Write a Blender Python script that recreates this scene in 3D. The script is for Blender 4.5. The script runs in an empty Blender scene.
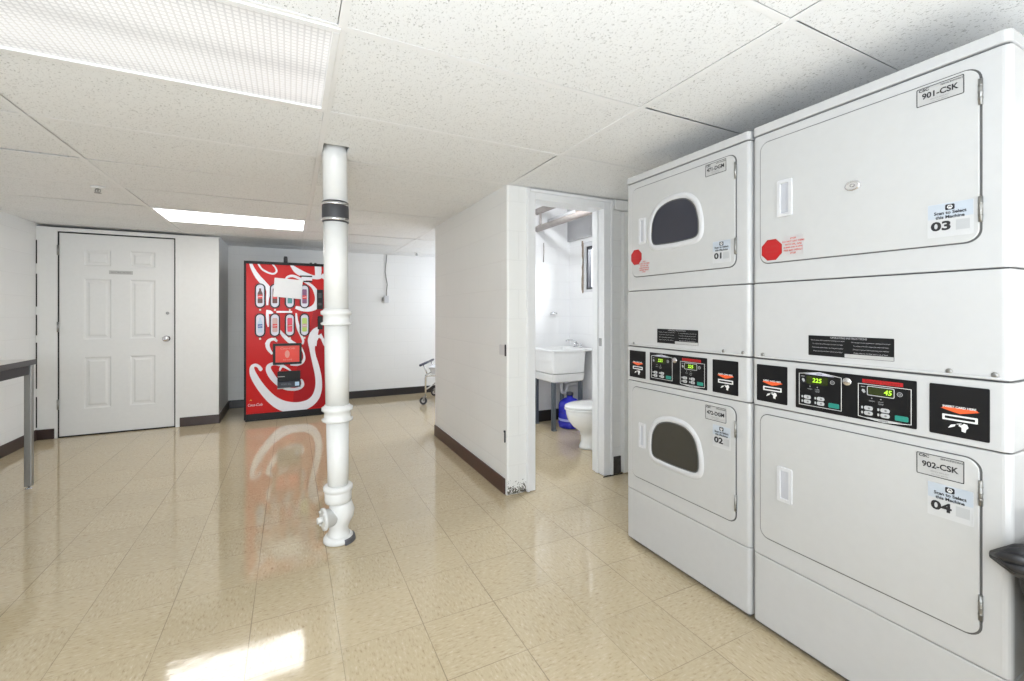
import bpy, bmesh, math, random
from mathutils import Vector, Matrix, Euler
random.seed(7)
PI = math.pi
SC = bpy.context.scene
COL = SC.collection

# ------------------------------------------------------------------ camera
cam = bpy.data.cameras.new('camera')
cam.sensor_width = 36.0
cam.lens = 442.3 / 1024 * 36.0
cam.shift_y = -0.02695
cam.clip_start = 0.03
cam_o = bpy.data.objects.new('camera', cam)
cam_o.location = (0, 0, 1.239)
cam_o.rotation_euler = (PI / 2, 0, -math.radians(26.59))
COL.objects.link(cam_o)
SC.camera = cam_o

# ------------------------------------------------------------------ world, exposure, daylight
SC.view_settings.view_transform = 'Standard'
SC.view_settings.look = 'None'
SC.view_settings.gamma = 1.0
SC.view_settings.use_curve_mapping = False
SC.view_settings.exposure = 0.11
w = bpy.data.worlds.new('sky')
SC.world = w
w.use_nodes = True
bg = w.node_tree.nodes['Background']
sky = w.node_tree.nodes.new('ShaderNodeTexSky')
sky.sky_type = 'NISHITA'
sky.sun_disc = False
sky.sun_elevation = math.radians(40)
sky.sun_rotation = math.radians(200)
w.node_tree.links.new(sky.outputs[0], bg.inputs[0])
bg.inputs[1].default_value = 0.22
SC.cycles.max_bounces = 10
SC.cycles.diffuse_bounces = 6
SC.cycles.glossy_bounces = 4
SC.cycles.sample_clamp_indirect = 6.0


def area_lamp(name, loc, rot, sx, sy, power, color):
    l = bpy.data.lights.new(name, 'AREA')
    l.shape = 'RECTANGLE'
    l.size, l.size_y = sx, sy
    l.energy = power
    l.color = color
    o = bpy.data.objects.new(name, l)
    o.location = loc
    o.rotation_euler = rot
    COL.objects.link(o)
    return o


DAY = (0.90, 0.95, 1.0)
area_lamp('window_daylight', (-0.4, -2.93, 1.35), (PI / 2, 0, 0), 2.9, 1.1, 27, (0.90, 0.95, 1.0))      # added fill through an unseen window behind the camera
area_lamp('window_daylight', (4.52, 5.55, 1.45), (0, PI / 2, 0), 1.1, 1.5, 30, (0.78, 0.86, 1.0))   # far right window
area_lamp('window_daylight', (3.75, 3.57, 2.25), (0, math.radians(62), 0), 0.5, 1.2, 110, (0.88, 0.93, 1.0))       # washroom window
area_lamp('bounce_fill', (0.20, -0.85, 0.45), (PI, 0, 0), 2.8, 1.6, 44, (0.79, 0.89, 1.0))    # added uplight brightening the ceiling, standing in for a bounced flash
area_lamp('bounce_fill', (-0.7, -0.75, 1.45), (math.radians(130), 0, 0), 1.6, 0.8, 56, (0.79, 0.89, 1.0))  # second added uplight, tilted forward to fill the far ceiling
area_lamp('bounce_fill', (3.2, 5.6, 0.9), (PI, 0, 0), 1.2, 1.2, 22, (0.80, 0.88, 1.0))  # added uplight out of view, brightens the far area's ceiling
L_FIX = 7.0          # radiance of the fluorescent lenses

# ------------------------------------------------------------------ materials
MATS = {}


def mat(name, col, rough=0.5, metal=0.0, spec=0.5, emit=None, es=1.0, coat=0.0, noise=0.0, nscale=30.0, bump=0.0, bscale=60.0):
    if name in MATS:
        return MATS[name]
    m = bpy.data.materials.new(name)
    m.use_nodes = True
    nt = m.node_tree
    b = nt.nodes['Principled BSDF']
    b.inputs['Base Color'].default_value = (*col, 1)
    b.inputs['Roughness'].default_value = rough
    b.inputs['Metallic'].default_value = metal
    b.inputs['Specular IOR Level'].default_value = spec
    b.inputs['Coat Weight'].default_value = coat
    if emit:
        b.inputs['Emission Color'].default_value = (*emit, 1)
        b.inputs['Emission Strength'].default_value = es
    tc = nt.nodes.new('ShaderNodeTexCoord')
    n = nt.nodes.new('ShaderNodeTexNoise')
    n.inputs['Scale'].default_value = nscale
    n.inputs['Detail'].default_value = 4
    nt.links.new(tc.outputs['Object'], n.inputs['Vector'])
    mx = nt.nodes.new('ShaderNodeMix')
    mx.data_type = 'RGBA'
    k = 1.0 - max(noise, 0.03)
    mx.inputs['A'].default_value = (*[c * k for c in col], 1)
    mx.inputs['B'].default_value = (*[min(1, c * (2 - k)) for c in col], 1)
    nt.links.new(n.outputs['Fac'], mx.inputs['Factor'])
    nt.links.new(mx.outputs['Result'], b.inputs['Base Color'])
    if bump > 0:
        n2 = nt.nodes.new('ShaderNodeTexNoise')
        n2.inputs['Scale'].default_value = bscale
        nt.links.new(tc.outputs['Object'], n2.inputs['Vector'])
        bp = nt.nodes.new('ShaderNodeBump')
        bp.inputs['Strength'].default_value = bump
        bp.inputs['Distance'].default_value = 0.004
        nt.links.new(n2.outputs['Fac'], bp.inputs['Height'])
        nt.links.new(bp.outputs['Normal'], b.inputs['Normal'])
    MATS[name] = m
    return m


def N(nt, typ, **kw):
    n = nt.nodes.new(typ)
    for k, v in kw.items():
        setattr(n, k, v)
    return n


def math_node(nt, op, a, b=None, c=None):
    n = nt.nodes.new('ShaderNodeMath')
    n.operation = op
    for i, v in enumerate((a, b, c)):
        if v is None:
            continue
        if isinstance(v, (int, float)):
            n.inputs[i].default_value = v
        else:
            nt.links.new(v, n.inputs[i])
    return n.outputs[0]


def block_wall(name, col, axis='x', rough=0.42, strength=0.25, dirt=None):
    """painted concrete block: courses 0.2 m high, blocks 0.4 m long"""
    m = bpy.data.materials.new(name)
    m.use_nodes = True
    nt = m.node_tree
    b = nt.nodes['Principled BSDF']
    b.inputs['Roughness'].default_value = rough
    g = N(nt, 'ShaderNodeNewGeometry')
    sp = N(nt, 'ShaderNodeSeparateXYZ')
    nt.links.new(g.outputs['Position'], sp.inputs[0])
    cb = N(nt, 'ShaderNodeCombineXYZ')
    nt.links.new(sp.outputs['X' if axis == 'x' else 'Y'], cb.inputs[0])
    nt.links.new(sp.outputs['Z'], cb.inputs[1])
    br = N(nt, 'ShaderNodeTexBrick')
    br.inputs['Scale'].default_value = 1.0
    br.inputs['Brick Width'].default_value = 0.4
    br.inputs['Row Height'].default_value = 0.2
    br.inputs['Mortar Size'].default_value = 0.005
    br.inputs['Mortar Smooth'].default_value = 0.6
    nt.links.new(cb.outputs[0], br.inputs['Vector'])
    no = N(nt, 'ShaderNodeTexNoise')
    no.inputs['Scale'].default_value = 1.6
    no.inputs['Detail'].default_value = 5
    nt.links.new(g.outputs['Position'], no.inputs['Vector'])
    fine = N(nt, 'ShaderNodeTexNoise')
    fine.inputs['Scale'].default_value = 70
    fine.inputs['Detail'].default_value = 3
    nt.links.new(g.outputs['Position'], fine.inputs['Vector'])
    mx = N(nt, 'ShaderNodeMix', data_type='RGBA')
    mx.inputs['A'].default_value = (*[c * 0.95 for c in col], 1)
    mx.inputs['B'].default_value = (*[min(1, c * 1.04) for c in col], 1)
    nt.links.new(no.outputs['Fac'], mx.inputs['Factor'])
    out = mx.outputs['Result']
    jf = math_node(nt, 'MULTIPLY', br.outputs['Fac'], math_node(nt, 'MULTIPLY', no.outputs['Fac'], 0.20))
    m2 = N(nt, 'ShaderNodeMix', data_type='RGBA')
    nt.links.new(jf, m2.inputs['Factor'])
    nt.links.new(out, m2.inputs['A'])
    m2.inputs['B'].default_value = (*[c * 0.62 for c in col], 1)
    out = m2.outputs['Result']
    if dirt is not None:                    # chipped paint and grime low on the wall end
        d = N(nt, 'ShaderNodeTexNoise')
        d.inputs['Scale'].default_value = 110
        d.inputs['Detail'].default_value = 6
        nt.links.new(g.outputs['Position'], d.inputs['Vector'])
        hh = N(nt, 'ShaderNodeMapRange')
        hh.inputs['From Min'].default_value = 0.0
        hh.inputs['From Max'].default_value = dirt
        hh.inputs['To Min'].default_value = 0.60
        hh.inputs['To Max'].default_value = 0.36
        nt.links.new(sp.outputs['Z'], hh.inputs['Value'])
        f = math_node(nt, 'LESS_THAN', d.outputs['Fac'], hh.outputs[0])
        lim = math_node(nt, 'LESS_THAN', sp.outputs['Z'], dirt * 1.2)
        f = math_node(nt, 'MULTIPLY', f, lim)
        m3 = N(nt, 'ShaderNodeMix', data_type='RGBA')
        nt.links.new(f, m3.inputs['Factor'])
        nt.links.new(out, m3.inputs['A'])
        m3.inputs['B'].default_value = (0.10, 0.09, 0.07, 1)
        out = m3.outputs['Result']
    nt.links.new(out, b.inputs['Base Color'])
    h = math_node(nt, 'SUBTRACT', math_node(nt, 'MULTIPLY', fine.outputs['Fac'], 0.12), br.outputs['Fac'])
    bp = N(nt, 'ShaderNodeBump')
    bp.inputs['Strength'].default_value = strength
    bp.inputs['Distance'].default_value = 0.004
    nt.links.new(h, bp.inputs['Height'])
    nt.links.new(bp.outputs['Normal'], b.inputs['Normal'])
    return m


def floor_mat():
    m = bpy.data.materials.new('vinyl_tile')
    m.use_nodes = True
    nt = m.node_tree
    b = nt.nodes['Principled BSDF']
    g = N(nt, 'ShaderNodeNewGeometry')
    sp = N(nt, 'ShaderNodeSeparateXYZ')
    nt.links.new(g.outputs['Position'], sp.inputs[0])
    T = 0.3065
    tx = math_node(nt, 'DIVIDE', math_node(nt, 'SUBTRACT', sp.outputs['X'], -0.14 - 30 * T), T)
    ty = math_node(nt, 'DIVIDE', math_node(nt, 'SUBTRACT', sp.outputs['Y'], 1.736 - 30 * T), T)
    fx, fy = math_node(nt, 'FRACT', tx), math_node(nt, 'FRACT', ty)
    ix, iy = math_node(nt, 'FLOOR', tx), math_node(nt, 'FLOOR', ty)
    # per-tile random value and grain direction
    cb = N(nt, 'ShaderNodeCombineXYZ')
    nt.links.new(ix, cb.inputs[0])
    nt.links.new(iy, cb.inputs[1])
    wn = N(nt, 'ShaderNodeTexWhiteNoise', noise_dimensions='2D')
    nt.links.new(cb.outputs[0], wn.inputs['Vector'])
    alt = math_node(nt, 'MODULO', math_node(nt, 'ADD', ix, iy), 2.0)

    def streak(sx, sy):
        mp = N(nt, 'ShaderNodeMapping')
        mp.inputs['Scale'].default_value = (sx, sy, 1)
        mp.inputs['Rotation'].default_value = (0, 0, 0.25)
        nt.links.new(g.outputs['Position'], mp.inputs['Vector'])
        n = N(nt, 'ShaderNodeTexNoise')
        n.inputs['Scale'].default_value = 1.0
        n.inputs['Detail'].default_value = 3.5
        n.inputs['Roughness'].default_value = 0.6
        nt.links.new(mp.outputs[0], n.inputs['Vector'])
        return n.outputs['Fac']
    sA, sB = streak(110, 38), streak(38, 110)
    sm = N(nt, 'ShaderNodeMix', data_type='FLOAT')
    nt.links.new(alt, sm.inputs['Factor'])
    nt.links.new(sA, sm.inputs['A'])
    nt.links.new(sB, sm.inputs['B'])
    cr = N(nt, 'ShaderNodeValToRGB')
    e = cr.color_ramp.elements
    e[0].position = 0.26
    e[0].color = (0.335, 0.250, 0.145, 1)
    e[1].position = 0.76
    e[1].color = (0.66, 0.575, 0.42, 1)
    x = e.new(0.42); x.color = (0.520, 0.425, 0.278, 1)
    x = e.new(0.58); x.color = (0.550, 0.455, 0.300, 1)
    nt.links.new(sm.outputs['Result'], cr.inputs['Fac'])
    big = N(nt, 'ShaderNodeTexNoise')
    big.inputs['Scale'].default_value = 1.1
    big.inputs['Detail'].default_value = 4
    nt.links.new(g.outputs['Position'], big.inputs['Vector'])
    # tone differs a little tile to tile
    tone = math_node(nt, 'ADD', math_node(nt, 'MULTIPLY', wn.outputs['Value'], 0.05), math_node(nt, 'MULTIPLY', big.outputs['Fac'], 0.10))
    tone = math_node(nt, 'ADD', tone, 0.925)
    mul = N(nt, 'ShaderNodeVectorMath', operation='SCALE')
    nt.links.new(cr.outputs['Color'], mul.inputs[0])
    nt.links.new(tone, mul.inputs['Scale'])
    # joints
    def dist(f):
        return math_node(nt, 'MULTIPLY', math_node(nt, 'MINIMUM', f, math_node(nt, 'SUBTRACT', 1.0, f)), T)
    wob = N(nt, 'ShaderNodeTexNoise')
    wob.inputs['Scale'].default_value = 2.3
    wob.inputs['Detail'].default_value = 3
    nt.links.new(g.outputs['Position'], wob.inputs['Vector'])
    wj = N(nt, 'ShaderNodeMapRange')
    wj.inputs['From Min'].default_value = 0.35
    wj.inputs['From Max'].default_value = 0.65
    wj.inputs['To Min'].default_value = 0.0004
    wj.inputs['To Max'].default_value = 0.0018
    nt.links.new(wob.outputs['Fac'], wj.inputs['Value'])
    jx = math_node(nt, 'LESS_THAN', dist(fx), math_node(nt, 'ADD', wj.outputs[0], 0.0003))
    jy = math_node(nt, 'LESS_THAN', dist(fy), math_node(nt, 'MULTIPLY', wj.outputs[0], 0.8))
    j = math_node(nt, 'MAXIMUM', jx, jy)
    mj = N(nt, 'ShaderNodeMix', data_type='RGBA')
    nt.links.new(math_node(nt, 'MULTIPLY', j, 0.58), mj.inputs['Factor'])
    nt.links.new(mul.outputs[0], mj.inputs['A'])
    mj.inputs['B'].default_value = (0.13, 0.095, 0.06, 1)
    nt.links.new(mj.outputs['Result'], b.inputs['Base Color'])
    rr_ = N(nt, 'ShaderNodeMapRange')
    rr_.inputs['To Min'].default_value = 0.045
    rr_.inputs['To Max'].default_value = 0.10
    nt.links.new(big.outputs['Fac'], rr_.inputs['Value'])
    nt.links.new(rr_.outputs[0], b.inputs['Roughness'])
    b.inputs['Specular IOR Level'].default_value = 1.0
    wav = N(nt, 'ShaderNodeTexNoise')
    wav.inputs['Scale'].default_value = 9
    wav.inputs['Detail'].default_value = 2
    nt.links.new(g.outputs['Position'], wav.inputs['Vector'])
    bp = N(nt, 'ShaderNodeBump')
    bp.inputs['Strength'].default_value = 0.12
    bp.inputs['Distance'].default_value = 0.004
    hh = math_node(nt, 'SUBTRACT', math_node(nt, 'ADD', wav.outputs['Fac'], math_node(nt, 'MULTIPLY', sm.outputs['Result'], 0.06)), math_node(nt, 'MULTIPLY', j, 0.3))
    nt.links.new(hh, bp.inputs['Height'])
    nt.links.new(bp.outputs['Normal'], b.inputs['Normal'])
    return m


def ceiling_mat():
    m = bpy.data.materials.new('ceiling_tile')
    m.use_nodes = True
    nt = m.node_tree
    b = nt.nodes['Principled BSDF']
    b.inputs['Roughness'].default_value = 0.75
    b.inputs['Specular IOR Level'].default_value = 0.25
    g = N(nt, 'ShaderNodeNewGeometry')
    mp = N(nt, 'ShaderNodeMapping')
    mp.inputs['Scale'].default_value = (190, 125, 60)
    mp.inputs['Rotation'].default_value = (0, 0, 0.6)
    nt.links.new(g.outputs['Position'], mp.inputs['Vector'])
    n = N(nt, 'ShaderNodeTexNoise')
    n.inputs['Scale'].default_value = 1.0
    n.inputs['Detail'].default_value = 2
    n.inputs['Distortion'].default_value = 0.8
    nt.links.new(mp.outputs[0], n.inputs['Vector'])
    cr = N(nt, 'ShaderNodeValToRGB')
    e = cr.color_ramp.elements
    e[0].position = 0.31
    e[0].color = (0.46, 0.46, 0.45, 1)
    e[1].position = 0.40
    e[1].color = (0.88, 0.885, 0.885, 1)
    nt.links.new(n.outputs['Fac'], cr.inputs['Fac'])
    nt.links.new(cr.outputs['Color'], b.inputs['Base Color'])
    bp = N(nt, 'ShaderNodeBump')
    bp.inputs['Strength'].default_value = 0.35
    bp.inputs['Distance'].default_value = 0.003
    nt.links.new(n.outputs['Fac'], bp.inputs['Height'])
    nt.links.new(bp.outputs['Normal'], b.inputs['Normal'])
    return m


def lens_mat(name, strength, cell):
    """prismatic acrylic lens: square ribs over the glowing tubes"""
    m = bpy.data.materials.new(name)
    m.use_nodes = True
    nt = m.node_tree
    b = nt.nodes['Principled BSDF']
    b.inputs['Base Color'].default_value = (0.25, 0.25, 0.25, 1)
    b.inputs['Roughness'].default_value = 0.3
    tc = N(nt, 'ShaderNodeTexCoord')
    sp = N(nt, 'ShaderNodeSeparateXYZ')
    nt.links.new(tc.outputs['Object'], sp.inputs[0])
    fx = math_node(nt, 'FRACT', math_node(nt, 'DIVIDE', math_node(nt, 'ADD', sp.outputs['X'], 10), cell))
    fy = math_node(nt, 'FRACT', math_node(nt, 'DIVIDE', math_node(nt, 'ADD', sp.outputs['Y'], 10), cell))
    lx = math_node(nt, 'LESS_THAN', fx, 0.30)
    ly = math_node(nt, 'LESS_THAN', fy, 0.30)
    l = math_node(nt, 'MAXIMUM', lx, ly)
    # two tubes run lengthwise behind the lens
    yy = math_node(nt, 'ABSOLUTE', math_node(nt, 'SUBTRACT', math_node(nt, 'ABSOLUTE', sp.outputs['Y']), 0.14))
    band = N(nt, 'ShaderNodeMapRange')
    band.inputs['From Min'].default_value = 0.03
    band.inputs['From Max'].default_value = 0.16
    band.inputs['To Min'].default_value = 1.12
    band.inputs['To Max'].default_value = 0.88
    band.interpolation_type = 'SMOOTHSTEP'
    nt.links.new(yy, band.inputs['Value'])
    s = math_node(nt, 'MULTIPLY', band.outputs[0], math_node(nt, 'SUBTRACT', 1.0, math_node(nt, 'MULTIPLY', l, 0.26)))
    nt.links.new(math_node(nt, 'MULTIPLY', s, strength), b.inputs['Emission Strength'])
    b.inputs['Emission Color'].default_value = (1.0, 0.99, 0.965, 1)
    bp = N(nt, 'ShaderNodeBump')
    bp.inputs['Strength'].default_value = 0.6
    bp.inputs['Distance'].default_value = 0.002
    nt.links.new(l, bp.inputs['Height'])
    nt.links.new(bp.outputs['Normal'], b.inputs['Normal'])
    return m


WALL_WHITE = (0.79, 0.79, 0.78)
M_WX = block_wall('painted_block_x', WALL_WHITE, 'x')
M_WY = block_wall('painted_block_y', WALL_WHITE, 'y')
M_NIB = block_wall('painted_block_chipped', (0.80, 0.80, 0.785), 'x', dirt=0.085)
M_BATH_X = block_wall('washroom_block_x', (0.80, 0.80, 0.80), 'x', strength=0.35)
M_BATH_Y = block_wall('washroom_block_y', (0.80, 0.80, 0.80), 'y', strength=0.35)
M_PLAIN = mat('smooth_white_paint', (0.78, 0.78, 0.77), 0.4, bump=0.05, bscale=40)
M_DOOR = mat('door_paint', (0.77, 0.775, 0.77), 0.38)
M_CEIL = ceiling_mat()
M_GRID = mat('ceiling_grid_paint', (0.88, 0.88, 0.88), 0.45)
M_FLOOR = floor_mat()
M_BASE = mat('brown_vinyl_base', (0.040, 0.022, 0.018), 0.35, noise=0.2)
M_BLACKBASE = mat('black_vinyl_base', (0.018, 0.014, 0.014), 0.35, noise=0.2)
M_DARK = mat('black_gap', (0.01, 0.01, 0.01), 0.8)
M_ENAMEL = mat('white_enamel', (0.545, 0.548, 0.55), 0.20, spec=0.55, coat=0.15)
M_ENAMEL2 = mat('white_door_enamel', (0.535, 0.538, 0.535), 0.22, spec=0.55, coat=0.15)
M_PLASTIC = mat('white_plastic', (0.62, 0.625, 0.64), 0.35)
M_RECESS = mat('grey_recess', (0.50, 0.51, 0.55), 0.45)
M_SEAM = mat('seam_shadow_gasket', (0.10, 0.10, 0.10), 0.6)
M_BLACK = mat('black_gloss_panel', (0.010, 0.010, 0.011), 0.28, spec=.25)
M_GLASS_BLUE = mat('dryer_glass_blue', (0.035, 0.037, 0.052), 0.10, spec=0.6)
M_GLASS_WARM = mat('dryer_glass_warm', (0.045, 0.043, 0.036), 0.10, spec=0.6)
M_STEEL = mat('brushed_steel', (0.33, 0.33, 0.32), 0.32, metal=0.9)
M_CHROME = mat('chrome', (0.75, 0.75, 0.76), 0.12, metal=1.0)
M_PIPE = mat('pipe_white_paint', (0.77, 0.77, 0.755), 0.27, bump=0.12, bscale=25)
M_RUBBER = mat('grey_rubber', (0.045, 0.045, 0.05), 0.5)
M_LABEL = mat('label_silver', (0.47, 0.47, 0.465), 0.35)
M_STICK = mat('sticker_white', (0.55, 0.555, 0.56), 0.4)
M_STICKB = mat('sticker_pale_blue', (0.47, 0.52, 0.58), 0.4)
M_INK = mat('ink_black', (0.015, 0.015, 0.018), 0.5)
M_INKG = mat('ink_grey', (0.22, 0.22, 0.22), 0.5)
M_WHITE = mat('print_white', (0.80, 0.80, 0.80), 0.4)
M_ORANGE = mat('print_orange', (0.85, 0.12, 0.03), 0.4)
M_REDP = mat('print_red', (0.46, 0.012, 0.015), 0.35)
M_REDTXT = mat('print_red_text', (0.60, 0.12, 0.09), 0.5)
M_TEAL = mat('button_teal', (0.02, 0.25, 0.20), 0.4)
M_BTN = mat('button_grey', (0.50, 0.51, 0.52), 0.45)
M_LCDBG = mat('display_window', (0.03, 0.04, 0.01), 0.2)
M_LCD = mat('display_digit', (0.3, 0.6, 0.02), 0.4, emit=(0.45, 0.85, 0.05), es=0.9)
M_COKE = mat('vending_red', (0.53, 0.008, 0.008), 0.3, spec=0.2)
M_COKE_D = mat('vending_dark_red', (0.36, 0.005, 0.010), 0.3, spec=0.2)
M_COKE_W = mat('vending_white', (0.76, 0.76, 0.82), 0.25)
M_PORC = mat('porcelain', (0.82, 0.82, 0.80), 0.12, spec=0.6)
M_TUB = mat('tub_plastic', (0.80, 0.80, 0.79), 0.33)
M_BLUE = mat('jug_blue', (0.015, 0.02, 0.42), 0.2, spec=0.6)
M_GALV = mat('grey_tub_leg', (0.13, 0.15, 0.18), 0.4, metal=0.3)
M_RUSTY = mat('old_pipe_paint', (0.36, 0.32, 0.30), 0.5, noise=0.25, nscale=20)
M_DUCT = mat('grey_soffit_paint', (0.42, 0.42, 0.43), 0.5)
M_NAVY = mat('navy_vinyl', (0.02, 0.022, 0.05), 0.4)
M_BAG = mat('black_bag_plastic', (0.022, 0.022, 0.025), 0.28, bump=0.5, bscale=45)
M_BIN = mat('dark_grey_bin_plastic', (0.035, 0.035, 0.038), 0.4)


# ------------------------------------------------------------------ mesh building helpers
def rr(x0, x1, z0, z1, r, n=5):
    """rounded rectangle, counter-clockwise"""
    pts = []
    for cx, cz, a0 in ((x1 - r, z0 + r, -PI / 2), (x1 - r, z1 - r, 0), (x0 + r, z1 - r, PI / 2), (x0 + r, z0 + r, PI)):
        for i in range(n + 1):
            a = a0 + PI / 2 * i / n
            pts.append((cx + r * math.cos(a), cz + r * math.sin(a)))
    return pts


def circ(cx, cz, rx, rz=None, n=24, a0=0):
    rz = rz or rx
    return [(cx + rx * math.cos(a0 + 2 * PI * i / n), cz + rz * math.sin(a0 + 2 * PI * i / n)) for i in range(n)]


class MB:
    def __init__(self):
        self.v, self.f, self.m, self.s = [], [], [], []

    def add(self, vs, fs, m=0, smooth=False):
        o = len(self.v)
        self.v += [tuple(p) for p in vs]
        for f in fs:
            self.f.append([i + o for i in f])
            self.m.append(m)
            self.s.append(smooth)
        return self

    def box(self, x0, x1, y0, y1, z0, z1, m=0):
        vs = [(x0, y0, z0), (x1, y0, z0), (x1, y1, z0), (x0, y1, z0), (x0, y0, z1), (x1, y0, z1), (x1, y1, z1), (x0, y1, z1)]
        return self.add(vs, [(0, 3, 2, 1), (4, 5, 6, 7), (0, 1, 5, 4), (1, 2, 6, 5), (2, 3, 7, 6), (3, 0, 4, 7)], m)

    def face(self, poly, y, th=0.0004, m=0):
        """flat plate in the XZ plane facing -Y, front at y, thickness th"""
        n = len(poly)
        vs = [(x, y, z) for x, z in poly] + [(x, y + th, z) for x, z in poly]
        fs = [list(range(n)), list(range(2 * n - 1, n - 1, -1))]
        fs += [(i, n + i, n + (i + 1) % n, (i + 1) % n) for i in range(n)]
        return self.add(vs, fs, m)

    def ring(self, outer, inner, y, th=0.001, m=0):
        """plate with a hole; both loops have the same count"""
        n = len(outer)
        vs = [(x, y, z) for x, z in outer] + [(x, y, z) for x, z in inner] + [(x, y + th, z) for x, z in outer] + [(x, y + th, z) for x, z in inner]
        fs = []
        for i in range(n):
            j = (i + 1) % n
            fs += [(i, j, n + j, n + i), (2 * n + i, 3 * n + i, 3 * n + j, 2 * n + j), (i, 2 * n + i, 2 * n + j, j), (n + i, n + j, 3 * n + j, 3 * n + i)]
        return self.add(vs, fs, m)

    def slab(self, poly, z0, z1, m=0):
        """polygon in XY extruded in z"""
        n = len(poly)
        vs = [(x, y, z0) for x, y in poly] + [(x, y, z1) for x, y in poly]
        fs = [list(range(n - 1, -1, -1)), list(range(n, 2 * n))]
        fs += [(i, (i + 1) % n, n + (i + 1) % n, n + i) for i in range(n)]
        return self.add(vs, fs, m)

    def loft(self, loops, m=0, smooth=True, cap=True, closed=True):
        n = len(loops[0])
        vs = [p for l in loops for p in l]
        fs = []
        for k in range(len(loops) - 1):
            for i in range(n if closed else n - 1):
                j = (i + 1) % n
                fs.append((k * n + i, k * n + j, (k + 1) * n + j, (k + 1) * n + i))
        self.add(vs, fs, m, smooth)
        if cap:
            o = len(self.v) - len(vs)
            self.f.append([o + i for i in range(n - 1, -1, -1)]); self.m.append(m); self.s.append(False)
            k = (len(loops) - 1) * n
            self.f.append([o + k + i for i in range(n)]); self.m.append(m); self.s.append(False)
        return self

    def lathe(self, prof, cx=0, cy=0, n=28, m=0, cap=True, lean=(0, 0)):
        loops = [[(cx + lean[0] * z + r * math.cos(2 * PI * i / n), cy + lean[1] * z + r * math.sin(2 * PI * i / n), z) for i in range(n)] for r, z in prof]
        return self.loft(loops, m, True, cap)

    def tube(self, pts, r, n=12, m=0, cap=True):
        pts = [Vector(p) for p in pts]
        rad = r if isinstance(r, (list, tuple)) else [r] * len(pts)
        t0 = (pts[1] - pts[0]).normalized()
        up = Vector((0, 0, 1)) if abs(t0.z) < 0.9 else Vector((0, 1, 0))
        u = t0.cross(up).normalized()
        loops = []
        for i, p in enumerate(pts):
            if i == 0:
                t = (pts[1] - pts[0])
            elif i == len(pts) - 1:
                t = pts[-1] - pts[-2]
            else:
                t = (pts[i + 1] - pts[i]).normalized() + (pts[i] - pts[i - 1]).normalized()
            t.normalize()
            u = (u - t * u.dot(t)).normalized()
            w_ = t.cross(u)
            loops.append([tuple(p + (u * math.cos(2 * PI * k / n) + w_ * math.sin(2 * PI * k / n)) * rad[i]) for k in range(n)])
        return self.loft(loops, m, True, cap)

    def text(self, s, x, z, size, y, th=0.0003, m=0, align='CENTER', shear=0.0, sx=1.0, bold=0.0):
        c = bpy.data.curves.new('t', 'FONT')
        c.body = s
        c.size = size
        c.align_x = align
        c.align_y = 'CENTER'
        c.shear = shear
        c.offset = bold
        c.resolution_u = 3
        o = bpy.data.objects.new('t', c)
        me = bpy.data.meshes.new_from_object(o)
        vs = [(x + v.co.x * sx, y, z + v.co.y) for v in me.vertices]
        fs = [list(p.vertices) for p in me.polygons]
        self.add(vs, fs, m)
        bpy.data.objects.remove(o)
        bpy.data.curves.remove(c)
        bpy.data.meshes.remove(me)
        return self

    def ribbon(self, pts, y, th=0.0006, m=0, sub=5):
        """smooth brush stroke of varying width in the XZ plane"""
        P = [(p[0], p[1], p[2]) for p in pts]
        Q = []
        for i in range(len(P) - 1):
            a, b, c, d = P[max(i - 1, 0)], P[i], P[i + 1], P[min(i + 2, len(P) - 1)]
            for k in range(sub):
                t = k / sub
                Q.append(tuple(0.5 * (2 * b[j] + (c[j] - a[j]) * t + (2 * a[j] - 5 * b[j] + 4 * c[j] - d[j]) * t * t + (3 * b[j] - a[j] - 3 * c[j] + d[j]) * t ** 3) for j in range(3)))
        Q.append(P[-1])
        L, R = [], []
        for i, (x, z, wd) in enumerate(Q):
            x0, z0, _ = Q[max(i - 1, 0)]
            x1, z1, _ = Q[min(i + 1, len(Q) - 1)]
            dx, dz = x1 - x0, z1 - z0
            l = math.hypot(dx, dz) or 1
            L.append((x - dz / l * wd / 2, z + dx / l * wd / 2))
            R.append((x + dz / l * wd / 2, z - dx / l * wd / 2))
        n = len(Q)
        vs = [(x, y, z) for x, z in L] + [(x, y, z) for x, z in R] + [(x, y + th, z) for x, z in L] + [(x, y + th, z) for x, z in R]
        fs = []
        for i in range(n - 1):
            fs += [(i, n + i, n + i + 1, i + 1), (2 * n + i, 2 * n + i + 1, 3 * n + i + 1, 3 * n + i),
                   (i, i + 1, 2 * n + i + 1, 2 * n + i), (n + i, 3 * n + i, 3 * n + i + 1, n + i + 1)]
        return self.add(vs, fs, m)

    def build(self, name, mats, parent=None, bevel=0.0, seg=2, recalc=True, loc=None, rot=None):
        me = bpy.data.meshes.new(name)
        me.from_pydata(self.v, [], self.f)
        for mm in (mats if isinstance(mats, (list, tuple)) else [mats]):
            me.materials.append(mm)
        for p, mi, sm in zip(me.polygons, self.m, self.s):
            p.material_index = mi
            p.use_smooth = sm
        if recalc:
            bm = bmesh.new()
            bm.from_mesh(me)
            bmesh.ops.recalc_face_normals(bm, faces=bm.faces)
            bm.to_mesh(me)
            bm.free()
        o = bpy.data.objects.new(name, me)
        COL.objects.link(o)
        if parent:
            o.parent = parent
        if loc:
            o.location = loc
        if rot:
            o.rotation_euler = rot
        if bevel:
            b = o.modifiers.new('bevel', 'BEVEL')
            b.width = bevel
            b.segments = seg
            b.limit_method = 'ANGLE'
            b.angle_limit = math.radians(40)
            b.harden_normals = False
        return o


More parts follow.
